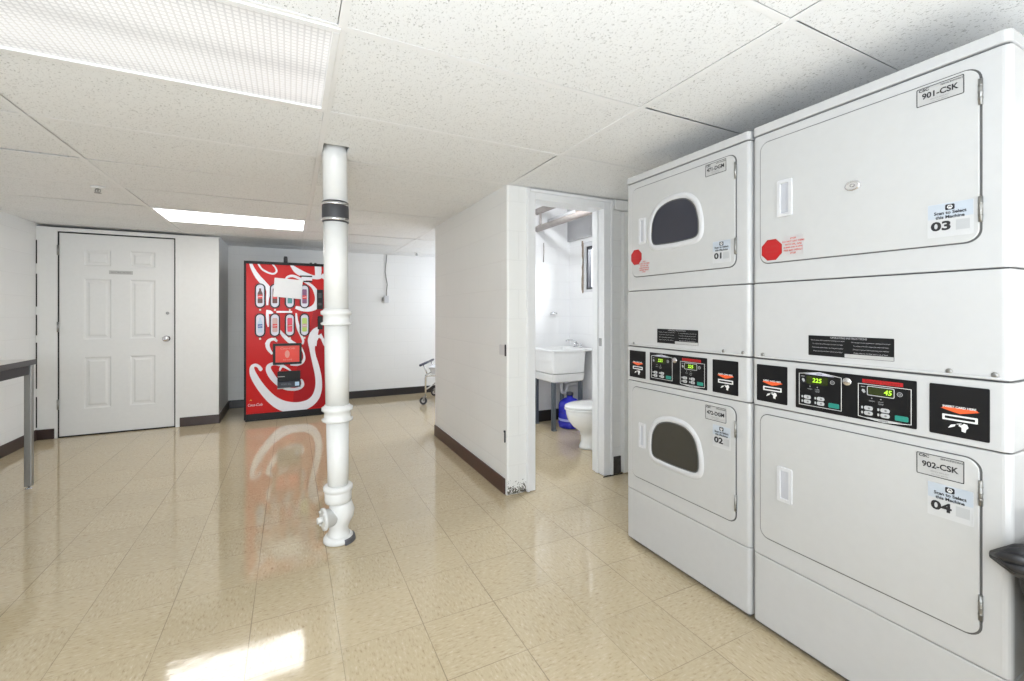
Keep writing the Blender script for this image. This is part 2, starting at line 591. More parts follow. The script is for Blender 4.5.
def thing(name, label, cat, loc=(0, 0, 0), rotz=0.0, group=None):
    o = bpy.data.objects.new(name, None)
    COL.objects.link(o)
    o.location = loc
    o.rotation_euler = (0, 0, rotz)
    o['label'] = label
    o['category'] = cat
    if group:
        o['group'] = group
    return o


def struct(name, mb, mats, bevel=0.0, parent=None, label=None):
    o = mb.build(name, mats, parent, bevel)
    if not parent:
        o['kind'] = 'structure'
        if label:
            o['label'] = label
            
    return o


def dup(root):
    r = root.copy()
    COL.objects.link(r)
    for ch in list(root.children):
        c = ch.copy()
        COL.objects.link(c)
        c.parent = r
        for g in list(ch.children):
            d = g.copy()
            COL.objects.link(d)
            d.parent = c
    return r


# ------------------------------------------------------------------ the room
XL, XR, YB, YF = -2.215, 4.6, -3.0, 6.76      # main room extents
XM = 2.45                                     # wall behind the dryers
ZC = 2.107
ZT = 2.62

struct('floor', MB().box(XL - .1, XR + .1, YB - .1, YF + .1, -0.05, 0), M_FLOOR)
struct('ceiling', MB().box(XL - .1, XR + .1, YB - .1, YF + .1, ZT, ZT + .06), M_PLAIN, label='painted slab above the hung ceiling')
# suspended ceiling: 0.62 x 1.19 m tiles, every tile a slightly uneven slab resting on the bars
GX = [-3.42, -2.235, -1.045, 0.140, 1.330, 2.520, 3.71, 4.9]
GY = [0.81 + 0.627 * k for k in range(-7, 11)]
HOLE = (0.150, 0.276, 2.462, 2.640)
FIX = [(2, 1), (2, 6), (2, -3), (0, -3), (4, -3), (5, 7), (2, -6)]       # tile cells taken by light fixtures, those behind the camera added for fill


def fix_cells():
    return {(i, k + 7) for i, k in FIX}


tiles = MB()
RG = [(XL, XR, YB, 2.71), (XL, 1.40, 2.71, 4.45), (XL, XR, 4.45, YF)]
MACH = None
for i in range(len(GX) - 1):
    for j in range(len(GY) - 1):
        if (i, j) in fix_cells():
            continue
        e = [random.choice((.004, .004, .0130, .0140)) for _ in range(4)]
        x0, x1, y0, y1 = GX[i] + e[0], GX[i + 1] - e[1], GY[j] + e[2] - .001, GY[j + 1] - e[3] + .001
        dz = [random.uniform(0, .006) for _ in range(4)]
        for (a, b, c, d) in RG:
            X0, X1, Y0, Y1 = max(x0, a), min(x1, b), max(y0, c), min(y1, d)
            if X1 - X0 < .004 or Y1 - Y0 < .004:
                continue
            parts = [(X0, X1, Y0, Y1)]
            if X0 < HOLE[1] < X1 and Y0 < HOLE[2] < Y1:
                hx0, hx1, hy0, hy1 = HOLE
                hy1 = min(hy1, Y1)
                parts = [(X0, hx0, Y0, Y1), (hx1, X1, Y0, Y1), (hx0, hx1, Y0, hy0), (hx0, hx1, hy1, Y1)]
            for (p0, p1, q0, q1) in parts:
                if p1 - p0 < .002 or q1 - q0 < .002:
                    continue

                def zz(x, y):
                    u, v = (x - GX[i]) / (GX[i + 1] - GX[i]), (y - GY[j]) / (GY[j + 1] - GY[j])
                    return ZC + (dz[0] * (1 - u) + dz[1] * u) * (1 - v) + (dz[2] * (1 - u) + dz[3] * u) * v
                vs = [(p0, q0, zz(p0, q0)), (p1, q0, zz(p1, q0)), (p1, q1, zz(p1, q1)), (p0, q1, zz(p0, q1))]
                vs += [(x, y, z + .014) for x, y, z in vs]
                tiles.add(vs, [(0, 3, 2, 1), (4, 5, 6, 7), (0, 1, 5, 4), (1, 2, 6, 5), (2, 3, 7, 6), (3, 0, 4, 7)])
hung = struct('ceiling', tiles, M_CEIL)
grid = MB()
for x in GX:
    for (a, b, c, d) in RG:
        if a < x < b:
            y = c
            grid.box(x - .012, x + .012, c, d, ZC - .0012, ZC + .0005)
for y in GY:
    for (a, b, c, d) in RG:
        if c < y < d:
            for gi in range(len(GX) - 1):
                x0, x1 = max(GX[gi] + .012, a), min(GX[gi + 1] - .012, b)
                if x1 > x0:
                    grid.box(x0, x1, y - .0115, y + .0115, ZC - .0004, ZC + .0005)
o = grid.build('ceiling_grid', M_GRID, hung)

# walls
struct('wall_left', MB().box(XL - .1, XL, YB, YF, 0, ZT), M_WY)
struct('wall_back', MB().box(XL, XR, YF, YF + .1, 0, ZT), M_WX)
wf = MB()                                     # wall behind the camera, with an opening for the added window
WX0, WX1, WZ0, WZ1 = -1.85, 1.05, 0.8, 1.9
wf.box(XL, WX0, YB - .1, YB, 0, ZT).box(WX1, XR, YB - .1, YB, 0, ZT).box(WX0, WX1, YB - .1, YB, 0, WZ0).box(WX0, WX1, YB - .1, YB, WZ1, ZT)
struct('wall_front', wf, M_WX)
struct('wall_right', MB().box(XM, XM + .1, YB, 2.70, 0, ZT), M_WY)
wr = MB()                                     # right end wall of the far area, with a window opening
wr.box(XR, XR + .1, 4.45, 4.8, 0, ZT).box(XR, XR + .1, 6.3, YF, 0, ZT).box(XR, XR + .1, 4.8, 6.3, 0, 0.9).box(XR, XR + .1, 4.8, 6.3, 2.0, ZT)
struct('wall_end', wr, M_WY)


def window(name, axis, c, a0, a1, z0, z1, frame_mat, n=2, t=0.045):
    """a framed window in a wall; axis is the direction the opening runs"""
    f = MB()
    d = 0.05

    def bx(p0, p1, q0, q1, dd, m=None):
        if axis == 'x':
            (m or f).box(p0, p1, c - dd / 2, c + dd / 2, q0, q1)
        else:
            (m or f).box(c - dd / 2, c + dd / 2, p0, p1, q0, q1)
    bx(a0, a1, z0, z0 + t, d); bx(a0, a1, z1 - t, z1, d)
    bx(a0, a0 + t, z0 + t, z1 - t, d); bx(a1 - t, a1, z0 + t, z1 - t, d)
    for k in range(1, n):
        p = a0 + (a1 - a0) * k / n
        bx(p - .02, p + .02, z0 + t, z1 - t, d)
    o = f.build(name, frame_mat)
    o['kind'] = 'structure'
    g = MB()
    bx(a0 + t, a1 - t, z0 + t, z1 - t, 0.004, g)
    gm = MATS.get('pane')
    if gm is None:
        gm = bpy.data.materials.new('pane')
        gm.use_nodes = True
        nt = gm.node_tree
        nt.nodes.remove(nt.nodes['Principled BSDF'])
        tr = N(nt, 'ShaderNodeBsdfTransparent')
        gl = N(nt, 'ShaderNodeBsdfGlossy')
        gl.inputs['Roughness'].default_value = 0.02
        mx = N(nt, 'ShaderNodeMixShader')
        mx.inputs[0].default_value = 0.06
        nt.links.new(tr.outputs[0], mx.inputs[1])
        nt.links.new(gl.outputs[0], mx.inputs[2])
        nt.links.new(mx.outputs[0], nt.nodes['Material Output'].inputs[0])
        MATS['pane'] = gm
    g.build('pane', gm, o)
    return o


window('window_added', 'x', YB - .06, WX0, WX1, WZ0, WZ1, M_PLASTIC, 3)  # unseen window added behind the camera to carry fill light
window('window_3', 'y', XR + .06, 4.8, 6.3, 0.9, 2.0, M_PLASTIC, 2)

# the wall with the white door, left of the vending machine
DY, DX0, DX1, DZ = 5.92, -2.052, -1.128, 2.036
GAP = 2.086
cw = MB()
cw.box(XL, DX0 - .008, DY, DY + .11, 0, GAP).box(DX1 + .012, -0.722, DY, DY + .11, 0, GAP)
cw.box(DX0 - .008, DX1 + .012, DY, DY + .11, DZ + .012, GAP)
cw.box(-0.83, -0.722, DY + .11, YF, 0, ZC + .01)
struct('wall_closet', cw, M_PLAIN)
door = MB()
# six-panel door leaf: stiles and rails with sunk, raised-field panels
PXS = [(-1.868, -1.655), (-1.505, -1.292)]
PZS = [(1.715, 1.885), (0.970, 1.585), (0.270, 0.790)]
T0, T1 = DY + .012, DY + .050
edx = [DX0, PXS[0][0], PXS[0][1], PXS[1][0], PXS[1][1], DX1]
edz = [0.012, 0.270, 0.790, 0.970, 1.585, 1.715, 1.885, DZ]
for i in range(5):
    for j in range(7):
        if i in (1, 3) and j in (1, 3, 5):
            x0, x1, z0, z1 = edx[i], edx[i + 1], edz[j], edz[j + 1]
            rings = [(0, T0), (.014, T0 + .009), (.030, T0 + .009), (.046, T0 + .002)]
            loops = [[(x0 + k, y, z0 + k), (x1 - k, y, z0 + k), (x1 - k, y, z1 - k), (x0 + k, y, z1 - k)] for k, y in rings]
            n0 = len(door.v)
            door.loft(loops, 0, False, False)
            door.add(loops[-1], [(0, 1, 2, 3)])
        else:
            x0, x1, z0, z1 = edx[i], edx[i + 1], edz[j], edz[j + 1]
            door.add([(x0, T0, z0), (x1, T0, z0), (x1, T0, z1), (x0, T0, z1)], [(0, 1, 2, 3)])
door.box(DX0, DX1, T0 + .012, T1, 0.012, DZ)
for (x0, x1, z0, z1) in ((DX0, DX0 + .001, .012, DZ), (DX1 - .001, DX1, .012, DZ), (DX0, DX1, .012, .013), (DX0, DX1, DZ - .001, DZ)):
    door.box(x0, x1, T0, T0 + .013, z0, z1)
d1 = door.build('door_1', M_DOOR, recalc=False)
d1['kind'] = 'structure'
kn = MB()
for (r, y) in ((.032, 0),):
    pass


def knob(mb, x, z, y0, prof, n=20, m=0):
    loops = [[(x + r * math.cos(2 * PI * i / n), y0 - d, z + r * math.sin(2 * PI * i / n)) for i in range(n)] for r, d in prof]
    return mb.loft(loops, m)


knob(kn, -1.195, 0.962, T0, [(.033, 0), (.033, .006), (.014, .010), (.012, .030), (.026, .040), (.030, .052), (.026, .064), (.010, .068)])
kn.build('door_knob', M_CHROME, d1)
kn = MB()
knob(kn, -1.186, 1.237, T0, [(.016, 0), (.016, .007), (.011, .010)])
kn.build('deadbolt_cylinder', M_STEEL, d1)
for z in (1.86, 1.10, 0.33):
    h = MB()
    h.tube([(DX0 - .004, DY - .004, z - .05), (DX0 - .004, DY - .004, z + .05)], .009, 10)
    h.box(DX0 - .03, DX0 - .004, DY - .002, DY, z - .045, z + .045)
    h.build('door_hinge', M_STEEL, d1)
sg = MB()
sg.box(-1.672, -1.480, T0 - .002, T0 + .001, 1.640, 1.676)
s1 = sg.build('door_sign', M_LABEL, d1)
MB().text('ELECTRIC METERS', -1.576, 1.657, .0215, T0 - .0024, sx=.92).build('sign_text', M_INKG, s1, recalc=False)
ws = MB()
ws.box(DX0 - .007, DX0 - .001, DY + .004, DY + .02, 0, DZ + .011).box(DX1 + .001, DX1 + .011, DY + .004, DY + .02, 0, DZ + .011).box(DX0 - .001, DX1 + .001, DY + .004, DY + .02, DZ + .001, DZ + .011)
ws.box(DX0, DX1, DY + .004, DY + .02, .001, .0115)
ws.build('gap_shade_strip', M_DARK, d1)  # dark strip filling the door gap, painted in place of its shade
sp_ = MB()
sp_.box(DX0 - .008, DX1 + .012, DY + .052, DY + .056, 0, DZ + .012)
sp_.build('gap_shade_sheet', M_DARK, d1)  # dark sheet behind the leaf, standing in for shade in the gap
# jamb lining of the closet door
jb = MB()
jb.box(DX0 - .03, DX0 - .008, DY - .004, DY, 0, DZ + .03).box(DX1 + .012, DX1 + .05, DY - .004, DY, 0, DZ + .03).box(DX0 - .008, DX1 + .012, DY - .004, DY, DZ + .012, DZ + .034)
struct('trim_1', jb, M_PLAIN)

# partition with the washroom behind it
PX, PY0, PY1 = 1.312, 2.70, 4.36
struct('wall_partition', MB().box(PX, PX + .125, PY0, PY1, 0, 2.112).box(PX, PX + .125, PY0, PY1, 2.112, ZT), M_WY)
nib = MB()
nib.box(PX + .001, 1.47, PY0 - .006, PY0 + .12, 0, ZC + .012)
struct('wall_nib', nib, M_NIB, bevel=.012)
wd = MB()
wd.box(2.20, XM, PY0, PY0 + .12, 0, ZC).box(1.47, 2.20, PY0, PY0 + .12, 2.09, ZC)
wd.box(1.32, XM + .1, PY0 + .02, PY0 + .12, ZC, ZT)
struct('wall_washroom_front', wd, M_WX)
struct('wall_washroom_rear', MB().box(1.362, 3.1, 4.37, 4.45, 0, ZT).box(1.362, PX + .125, 4.36, 4.37, 0, ZT), M_BATH_X)
BXR = 2.95
bw = MB()
by0, by1, bz0, bz1 = 3.10, 4.10, 1.47, 2.03
bw.box(BXR, BXR + .15, 2.82, by0, 0, ZT).box(BXR, BXR + .15, by1, 4.37, 0, ZT).box(BXR, BXR + .15, by0, by1, 0, bz0).box(BXR, BXR + .15, by0, by1, bz1, ZT)
struct('wall_washroom_right', bw, M_BATH_Y)
struct('wall_washroom_side', MB().box(XM + .1, BXR + .15, 2.72, 2.82, 0, ZT).box(BXR + .15, XR, 4.37, 4.45, 0, ZT), M_BATH_X)
wn = window('window_1', 'y', BXR + .045, by0 + .03, by1 - .038, bz0 + .03, bz1 - .05, mat('black_window_frame', (.03, .03, .035), .4), 1, .024)
rv = MB()                                                # white casing set in the rough opening
ya, yb, za, zb = by0 + .03, by1 - .038, bz0 + .03, bz1 - .05
rv.box(BXR + .005, BXR + .10, yb, by1 - .001, bz0 + .001, bz1 - .001).box(BXR + .005, BXR + .10, by0 + .001, ya, bz0 + .001, bz1 - .001)
rv.box(BXR + .005, BXR + .10, ya, yb, bz0 + .001, za).box(BXR + .005, BXR + .10, ya, yb, zb, bz1 - .001)
struct('trim_2', rv, M_PLASTIC)
br_ = MB()
pts = []
for k in range(15):
    z = bz0 - .01 + k * (bz1 - bz0 + .03) / 14
    pts.append((z, by1 + .008 + random.uniform(0, .022)))
vs = []
for z, y in pts:
    vs += [(BXR - .006, by1 - .002, z), (BXR - .006, y, z), (BXR + .004, y, z), (BXR + .004, by1 - .002, z)]
fs = []
for k in range(14):
    for q in range(4):
        fs.append((4 * k + q, 4 * k + (q + 1) % 4, 4 * k + 4 + (q + 1) % 4, 4 * k + 4 + q))
br_.add(vs, fs + [(0, 1, 2, 3), (56, 57, 58, 59)])
struct('trim_3', br_, mat('broken_plaster', (.22, .17, .13), .8, noise=.6, nscale=60))

# door frame of the washroom: stepped casings, jamb faces, head
fr = MB()
C = PY0 - .018


def casing(x0, x1, side):
    s = 1 if side == 'L' else -1
    fr.box(x0, x1, C, PY0 + .001, 0.004, 2.101)
    if side == 'L':
        fr.box(x0, x0 + .018, C - .010, C, 0.004, 2.101)
    else:
        fr.box(x1 - .022, x1, C - .010, C, 0.004, 2.101)


casing(1.458, 1.526, 'L')
casing(2.122, 2.205, 'R')
OZ = 2.03
fr.box(1.526, 2.122, C, PY0 + .001, OZ, 2.101).box(1.480, 2.183, C - .010, C, 2.078, 2.101)
fr.box(1.502, 1.526, PY0, PY0 + .13, 0.004, OZ).box(2.122, 2.140, PY0, PY0 + .13, 0.004, OZ).box(1.502, 2.140, PY0, PY0 + .13, OZ, OZ + .03)
fr.box(1.526, 1.536, PY0 + .05, PY0 + .085, .004, OZ).box(2.112, 2.122, PY0 + .05, PY0 + .085, .004, OZ)
dfr = struct('door_2', fr, mat('frame_gloss_white', (.78, .785, .79), .3), bevel=.003)
MB().box(2.1190, 2.1225, PY0 + .012, PY0 + .04, .985, 1.045).build('strike_plate', M_STEEL, dfr)
# chase beside the dryers
struct('trim_4', MB().box(2.292, XM, 2.655, 2.699, 0.006, 2.02).box(2.215, XM, 2.665, 2.699, 2.03, ZC), M_PLAIN, bevel=.006)

# open dark joint where the closet wall meets the left wall
jg = MB()
for z0_, z1_ in ((.12, .42), (.50, .95), (1.02, 1.22), (1.30, 1.62), (1.72, 1.95)):
    jg.box(XL, XL + .008, DY - .004, DY, z0_, z1_)
struct('trim_7', jg, M_DARK)

# baseboards
struct('baseboard_back', MB().box(-0.722, XR, YF - .012, YF, 0, .105), M_BLACKBASE, bevel=.004)
bb = MB()
bb.box(XL, DX0 - .03, DY - .012, DY, 0, .100).box(DX1 + .05, -.712, DY - .012, DY, 0, .100).box(-.722, -.710, DY - .012, YF - .012, 0, .100)
struct('baseboard_closet', bb, M_BASE, bevel=.004)
struct('baseboard_left', MB().box(XL, XL + .012, YB, DY - .012, 0, .105), M_BASE, bevel=.004)
struct('baseboard_partition', MB().box(PX - .012, PX, PY0 + .02, PY1, 0, .108), mat('brown_base_gloss', (.058, .024, .017), .3, noise=.25, nscale=14), bevel=.004)
struct('baseboard_washroom', MB().box(PX + .13, BXR, 4.358, 4.37, 0, .125), M_BLACKBASE)
struct('baseboard_dryer_side', MB().box(2.206, 2.292, 2.690, 2.70, 0.0, .130), mat('scuffed_black_base', (.045, .04, .038), .5, noise=.9, nscale=50))
# dark caulk and broken tile edge along the foot of the right casing
gr = MB()
for k in range(12):
    x = 2.105 + k * .0150
    gr.tube([(x, 2.672 + random.uniform(-.004, .004), .001), (x + .02, 2.672 + random.uniform(-.005, .004), .001)], [.004, .005], 6)
struct('trim_5', gr, M_DARK)

# ------------------------------------------------------------------ ceiling lights
M_LENS = lens_mat('prismatic_lens', L_FIX, .0165)
M_LENS_NEAR = lens_mat('prismatic_lens_dimmed', 0.66, .0190)  # same lens with its glow dimmed so the ribs don't blow out


def troffer(label, cx, cy, lens, group='recessed ceiling lights'):
    t = thing('ceiling_light', label, 'ceiling light', (cx, cy, ZC), 0, group)
    hx, hy = 1.1875 / 2 - .004, .627 / 2 - .004
    f = MB()
    a = .022
    f.box(-hx, hx, -hy, -hy + a, -.004, .012).box(-hx, hx, hy - a, hy, -.004, .012)
    f.box(-hx, -hx + a, -hy + a, hy - a, -.004, .012).box(hx - a, hx, -hy + a, hy - a, -.004, .012)
    f.build('light_frame', M_GRID, t, bevel=.002)
    g = MB()
    g.box(-hx, hx, -hy, hy, .0125, .10)
    g.build('light_housing', M_GRID, t)
    MB().box(-hx + a, hx - a, -hy + a, hy - a, .004, .008).build('lens', lens, t)
    return t


LAB = {(2, 1): 'large near ceiling light with square-ribbed lens above the tile floor',
       (2, 6): 'far ceiling light glowing white in front of the vending machine',
       (2, -3): 'added fill ceiling light behind the camera over the room middle'}
for i, k in FIX:
    cx = (GX[i] + GX[i + 1]) / 2
    cy = GY[k + 7] + .3135
    if i == 0:
        cx = -1.62 - .1
    if not (XL < cx < XR):
        continue
    lab = LAB.get((i, k))
    if lab is None:
        lab = 'added fill ceiling light of the row behind the camera' if k < 0 else 'unseen ceiling light at the far right end of the room'  # rows behind the camera are unseen lights added as fill
    if i == 0:
        continue
    troffer(lab, cx, cy, M_LENS_NEAR if (i, k) == (2, 1) else M_LENS)
# (fixture cell on the left edge is closed with a plain tile)
MB().box(XL, -1.05, GY[4] + .003, GY[5] - .003, ZC, ZC + .012).build('ceiling_tile', M_CEIL, hung)

# sprinkler heads
def sprinkler(label, x, y):
    t = thing('sprinkler_head', label, 'sprinkler', (x, y, ZC), 0)
    MB().lathe([(.040, -.002), (.040, -.006), (.018, -.012)]).build('escutcheon', M_GRID, t)
    b = MB()
    b.lathe([(.009, -.012), (.009, -.022), (.004, -.026), (.004, -.040), (.020, -.041), (.020, -.043)], n=14)
    b.tube([(-.012, 0, -.016), (-.014, 0, -.030), (0, 0, -.041)], .003, 6).tube([(.012, 0, -.016), (.014, 0, -.030), (0, 0, -.041)], .003, 6)
    b.build('deflector', M_STEEL, t)
    return t


sprinkler('small round sprinkler head on the ceiling above the white panel door', -1.187, 4.0)
sprinkler('sprinkler head at the far ceiling edge beside the partition wall', 1.62, 6.30)

# ------------------------------------------------------------------ vertical drain pipe
PXC, PYC = 0.234, 2.580
t = thing('drain_pipe', 'white painted cast iron drain pipe standing floor to ceiling with a black rubber coupling', 'pipe', (PXC, PYC, 0))
LN = (-.0085, .0042)


def lat(name, prof, m, parent=t, n=36):
    return MB().lathe(prof, 0, 0, n, 0, True, LN).build(name, m, parent)


lat('lower_pipe', [(.0525, .285), (.0545, .40), (.058, .66)], M_PIPE)
lat('middle_pipe', [(.060, .735), (.062, .95), (.062, 1.185)], M_PIPE)
lat('upper_pipe', [(.062, 1.235), (.062, 1.74)], M_PIPE)
lat('top_pipe', [(.062, 1.825), (.063, 2.40)], M_PIPE)
COL_P = [(0, 0), (.014, .002), (.016, .012), (.004, .020), (.003, .052), (.016, .060), (.016, .076), (.004, .082), (0, .09)]
for z, r in ((.652, .064), (1.172, .064)):
    lat('pipe_hub', [(r + a, z + b) for a, b in COL_P], M_PIPE)
lat('pipe_hub', [(.054, .212), (.067, .216), (.069, .232), (.069, .268), (.067, .272), (.0755, .280), (.0755, .298), (.069, .304), (.054, .306)], M_PIPE)
rc = lat('rubber_coupling', [(.064, 1.728), (.068, 1.732), (.067, 1.752), (.069, 1.756), (.069, 1.812), (.067, 1.816), (.068, 1.838), (.064, 1.842)], M_RUBBER)
for z in (1.742, 1.826):
    lat('clamp_band', [(.0685, z - .007), (.0705, z - .006), (.0705, z + .006), (.0685, z + .007)], M_CHROME, rc)
    s = MB()
    s.tube([(.03, -.068, z), (.055, -.060, z)], .006, 8)
    s.build('clamp_screw', M_STEEL, rc, loc=(LN[0] * z, LN[1] * z, 0))
# trap body with cleanout on its left, twisted foot
s = MB()
path = [(.010, .0, .215, .055), (.012, .0, .195, .060), (.016, .0, .165, .066), (.013, .0, .130, .065), (.004, .0, .100, .056), (.000, 0, .070, .049), (.000, 0, .045, .054), (0, 0, .030, .064)]
loops = [[(cx + r * math.cos(2 * PI * i / 30), cy + r * math.sin(2 * PI * i / 30), z) for i in range(30)] for cx, cy, z, r in path]
s.loft(loops)
s.build('trap_body', M_PIPE, t)
# cleanout points left in the picture: direction along camera-left
cl = Vector((-.975, -.222, 0))
pl = MB()
c0 = Vector((0, -.01, .140))
pl.tube([c0, c0 + cl * .070, c0 + cl * .071, c0 + cl * .084, c0 + cl * .085], [.046, .048, .058, .058, .046], 26)
co = pl.build('cleanout_branch', M_PIPE, t)
MB().tube([c0 + cl * .080, c0 + cl * .112], .018, 4).build('cleanout_plug', M_PIPE, co)
for a in (0.6, 2.2, 3.8, 5.4):
    u = Vector((-.222, .975, 0))
    p = c0 + cl * .083 + u * (.048 * math.cos(a)) + Vector((0, 0, .048 * math.sin(a)))
    MB().tube([p, p + cl * .008], .007, 6).build('bolt', M_PIPE, co)
fl_ = MB().lathe([(.074, .0015), (.079, .006), (.078, .022), (.069, .034), (.055, .038)], .0, 0, 36).build('floor_flange', M_PIPE, t)
g = MB()
loops = []
for i in range(16):
    a = -1.25 + 1.6 * i / 15
    ca, sa = math.cos(a), math.sin(a)
    loops.append([(.072 * ca, .072 * sa, .001), (.088 * ca, .088 * sa, .001), (.084 * ca, .084 * sa, .022), (.074 * ca, .074 * sa, .027)])
g.loft(loops, 0, False)
g.build('dark_gasket', mat('tar_grey', (.10, .10, .11), .6, noise=.4), fl_)

# ------------------------------------------------------------------ stacked dryers
F0 = 0.0          # front plane, local -Y faces the room


def body_profile(W, D, r=.016, y0=0.0):
    pts = []
    for i in range(6):
        a = PI + PI / 2 * i / 5
        pts.append((r + r * math.cos(a), y0 + r + r * math.sin(a)))
    for i in range(6):
        a = 1.5 * PI + PI / 2 * i / 5
        pts.append((W - r + r * math.cos(a), y0 + r + r * math.sin(a)))
    return pts + [(W, D), (0, D)]


def smooth_outline(pts, sub=6):
    Q = []
    n = len(pts)
    for i in range(n):
        a, b, c, d = pts[i - 1], pts[i], pts[(i + 1) % n], pts[(i + 2) % n]
        for k in range(sub):
            t_ = k / sub
            Q.append(tuple(0.5 * (2 * b[j] + (c[j] - a[j]) * t_ + (2 * a[j] - 5 * b[j] + 4 * c[j] - d[j]) * t_ * t_ + (3 * b[j] - a[j] - 3 * c[j] + d[j]) * t_ ** 3) for j in range(2)))
    return Q


def offset_outline(pts, d):
    n = len(pts)
    out = []
    for i in range(n):
        x0, z0 = pts[i - 1]
        x1, z1 = pts[(i + 1) % n]
        dx, dz = x1 - x0, z1 - z0
        l = math.hypot(dx, dz) or 1
        out.append((pts[i][0] + dz / l * d, pts[i][1] - dx / l * d))
    return out


def stack(label, y_left, W, win, plates, nums, extra):
    D = .70
    ex = .014 if win else 0.0      # the far dryer is a touch wider to its left
    t = thing('stacked_dryer', label, 'dryer', (1.65, y_left, 0), -PI / 2, 'stacked coin laundry dryers')
    secs = [('base_panel', .022, .2885, 0.001), ('lower_cabinet', .2915, .8735, 0.0), ('control_panel', .8775, 1.0575, -.003),
            ('access_panel', 1.0625, 1.3535, -.002), ('upper_cabinet', 1.3575, 1.934, 0.0), ('top_lid', 1.9385, 1.972, -.005)]
    S = {}
    for nm, z0, z1, y0 in secs:
        S[nm] = MB().slab([(x - ex, y) for x, y in body_profile(W + ex, D, .018, y0)], z0, z1).build(nm, M_ENAMEL, t, bevel=.0035)
    core = MB().box(.008 - ex, W - .008, .012, D - .01, .012, 1.965).build('inner_core', M_SEAM, t)
    # lip and screws under the access panel
    lip = MB().box(.02, W - .02, -.006, .004, 1.0635, 1.0715).build('panel_lip', M_ENAMEL, t, bevel=.003)
    for x in (.045, W - .12, W - .03):
        s_ = MB()
        knob(s_, x, 1.076, -.002, [(.008, 0), (.008, .002), (.003, .004)], 10)
        s_.build('screw', M_STEEL, S['access_panel'])
    for x in (.06, .50, W - .05):
        MB().lathe([(.012, .0005), (.014, .010), (.012, .021)], x, .05, 12).build('foot', M_STEEL, t)
    x0, x1 = .036, .652
    for lv, (z0, z1) in enumerate(((1.432, 1.899), (.369, .845))):
        low = lv == 1
        out = rr(x0, x1, z0, z1, .032, 7)
        # dark joint behind the door edge, then the door leaf standing proud
        gs = MB().ring(rr(x0 - .0030, x1 + .0050, z0 - .0040, z1 + .0030, .035, 7), rr(x0 + .01, x1 - .01, z0 + .01, z1 - .01, .025, 7), -.0012, .002)
        gs.build('door_gasket', M_SEAM, t)
        dm = MB()
        leaf = [(0, -.001), (0, -.0036), (.0016, -.005)]
        loops = [[(x, y, z) for x, z in rr(x0 + k, x1 - k, z0 + k, z1 - k, .032, 7)] for k, y in leaf]
        dm.loft(loops, 0, False, True)
        d = dm.build('lower_door' if low else 'upper_door', M_ENAMEL2, t)
        yf = -.005
        if win:
            if low:
                ol = [(.182, .535), (.181, .585), (.190, .635), (.222, .682), (.275, .706), (.335, .712), (.400, .702), (.446, .665), (.466, .610), (.472, .560), (.468, .528), (.450, .512), (.400, .507), (.325, .505), (.250, .507), (.200, .512)]
            else:
                ol = [(.182, .608), (.181, .655), (.190, .705), (.222, .752), (.275, .776), (.335, .782), (.400, .772), (.446, .735), (.466, .680), (.472, .630), (.468, .598), (.450, .582), (.400, .577), (.325, .575), (.250, .577), (.200, .582)]
                ol = [(x, z + 1.0) for x, z in ol]
            O = smooth_outline(ol[::-1], 4)
            if sum(O[i][0] * O[(i + 1) % len(O)][1] - O[(i + 1) % len(O)][0] * O[i][1] for i in range(len(O))) < 0:
                O = O[::-1]
            bz = MB()
            o1, o2 = offset_outline(O, .028), offset_outline(O, .022)
            loops = [[(x, yf + .001, z) for x, z in o1], [(x, yf - .005, z) for x, z in o2], [(x, yf - .007, z) for x, z in offset_outline(O, .010)], [(x, yf - .003, z) for x, z in O], [(x, yf + .002, z) for x, z in offset_outline(O, -.002)]]
            bz.loft(loops, 0, True, False)
            bz.build('window_bezel', M_PLASTIC, d)
            ln = MB()
            ln.ring(O, offset_outline(O, -.005), yf - .0035, .001)
            ln.build('window_seal', M_SEAM, d)
            MB().face(O, yf - .0012, .001).build('door_glass', M_GLASS_WARM if low else M_GLASS_BLUE, d)
        # pull handle: raised rim round a scooped recess
        hx0, hx1 = (.088, .136) if win else (.103, .161)
        hz0, hz1 = (.532, .664) if low else (1.597, 1.737)
        h = MB()
        A_, B_ = rr(hx0, hx1, hz0, hz1, .006, 3), rr(hx0 + .013, hx1 - .013, hz0 + .013, hz1 - .013, .004, 3)
        loops = [[(x, yf + .001, z) for x, z in A_], [(x, yf - .005, z) for x, z in rr(hx0 + .002, hx1 - .002, hz0 + .002, hz1 - .002, .006, 3)], [(x, yf - .005, z) for x, z in B_], [(x, yf - .001, z) for x, z in rr(hx0 + .015, hx1 - .015, hz0 + .015, hz1 - .015, .003, 3)]]
        h.loft(loops, 0, False, False)
        h.build('door_handle', M_PLASTIC, d)
        MB().face(rr(hx0 + .012, hx1 - .012, hz0 + .012, hz1 - .012, .004, 3), yf - .0008, .0006).build('handle_recess', M_RECESS, d)
        for (c0_, c1_) in (((z1 - .105, z1 - .036), (z0 + .05, z0 + .118)) if not low else ((z1 - .12, z1 - .053), (z0 + .05, z0 + .117))):
            hg = MB()
            hg.tube([(x1 + .003, yf - .001, c0_), (x1 + .003, yf - .001, c1_)], .0048, 10)
            for q in range(1, 4):
                zq = c0_ + (c1_ - c0_) * q / 4
                hg.tube([(x1 + .003, yf - .001, zq - .002), (x1 + .003, yf - .001, zq + .002)], .0054, 10)
            hg.build('door_hinge', M_STEEL, d)
        # service plate
        pz0, pz1 = (.770, .834) if low else (1.839, 1.893)
        px0, px1 = (.505, .612) if win else (.519, .624)
        p = MB().face(rr(px0, px1, pz0, pz1, .003, 2), yf - .0006, .0008).build('service_plate', M_LABEL, t)
        tx = MB()
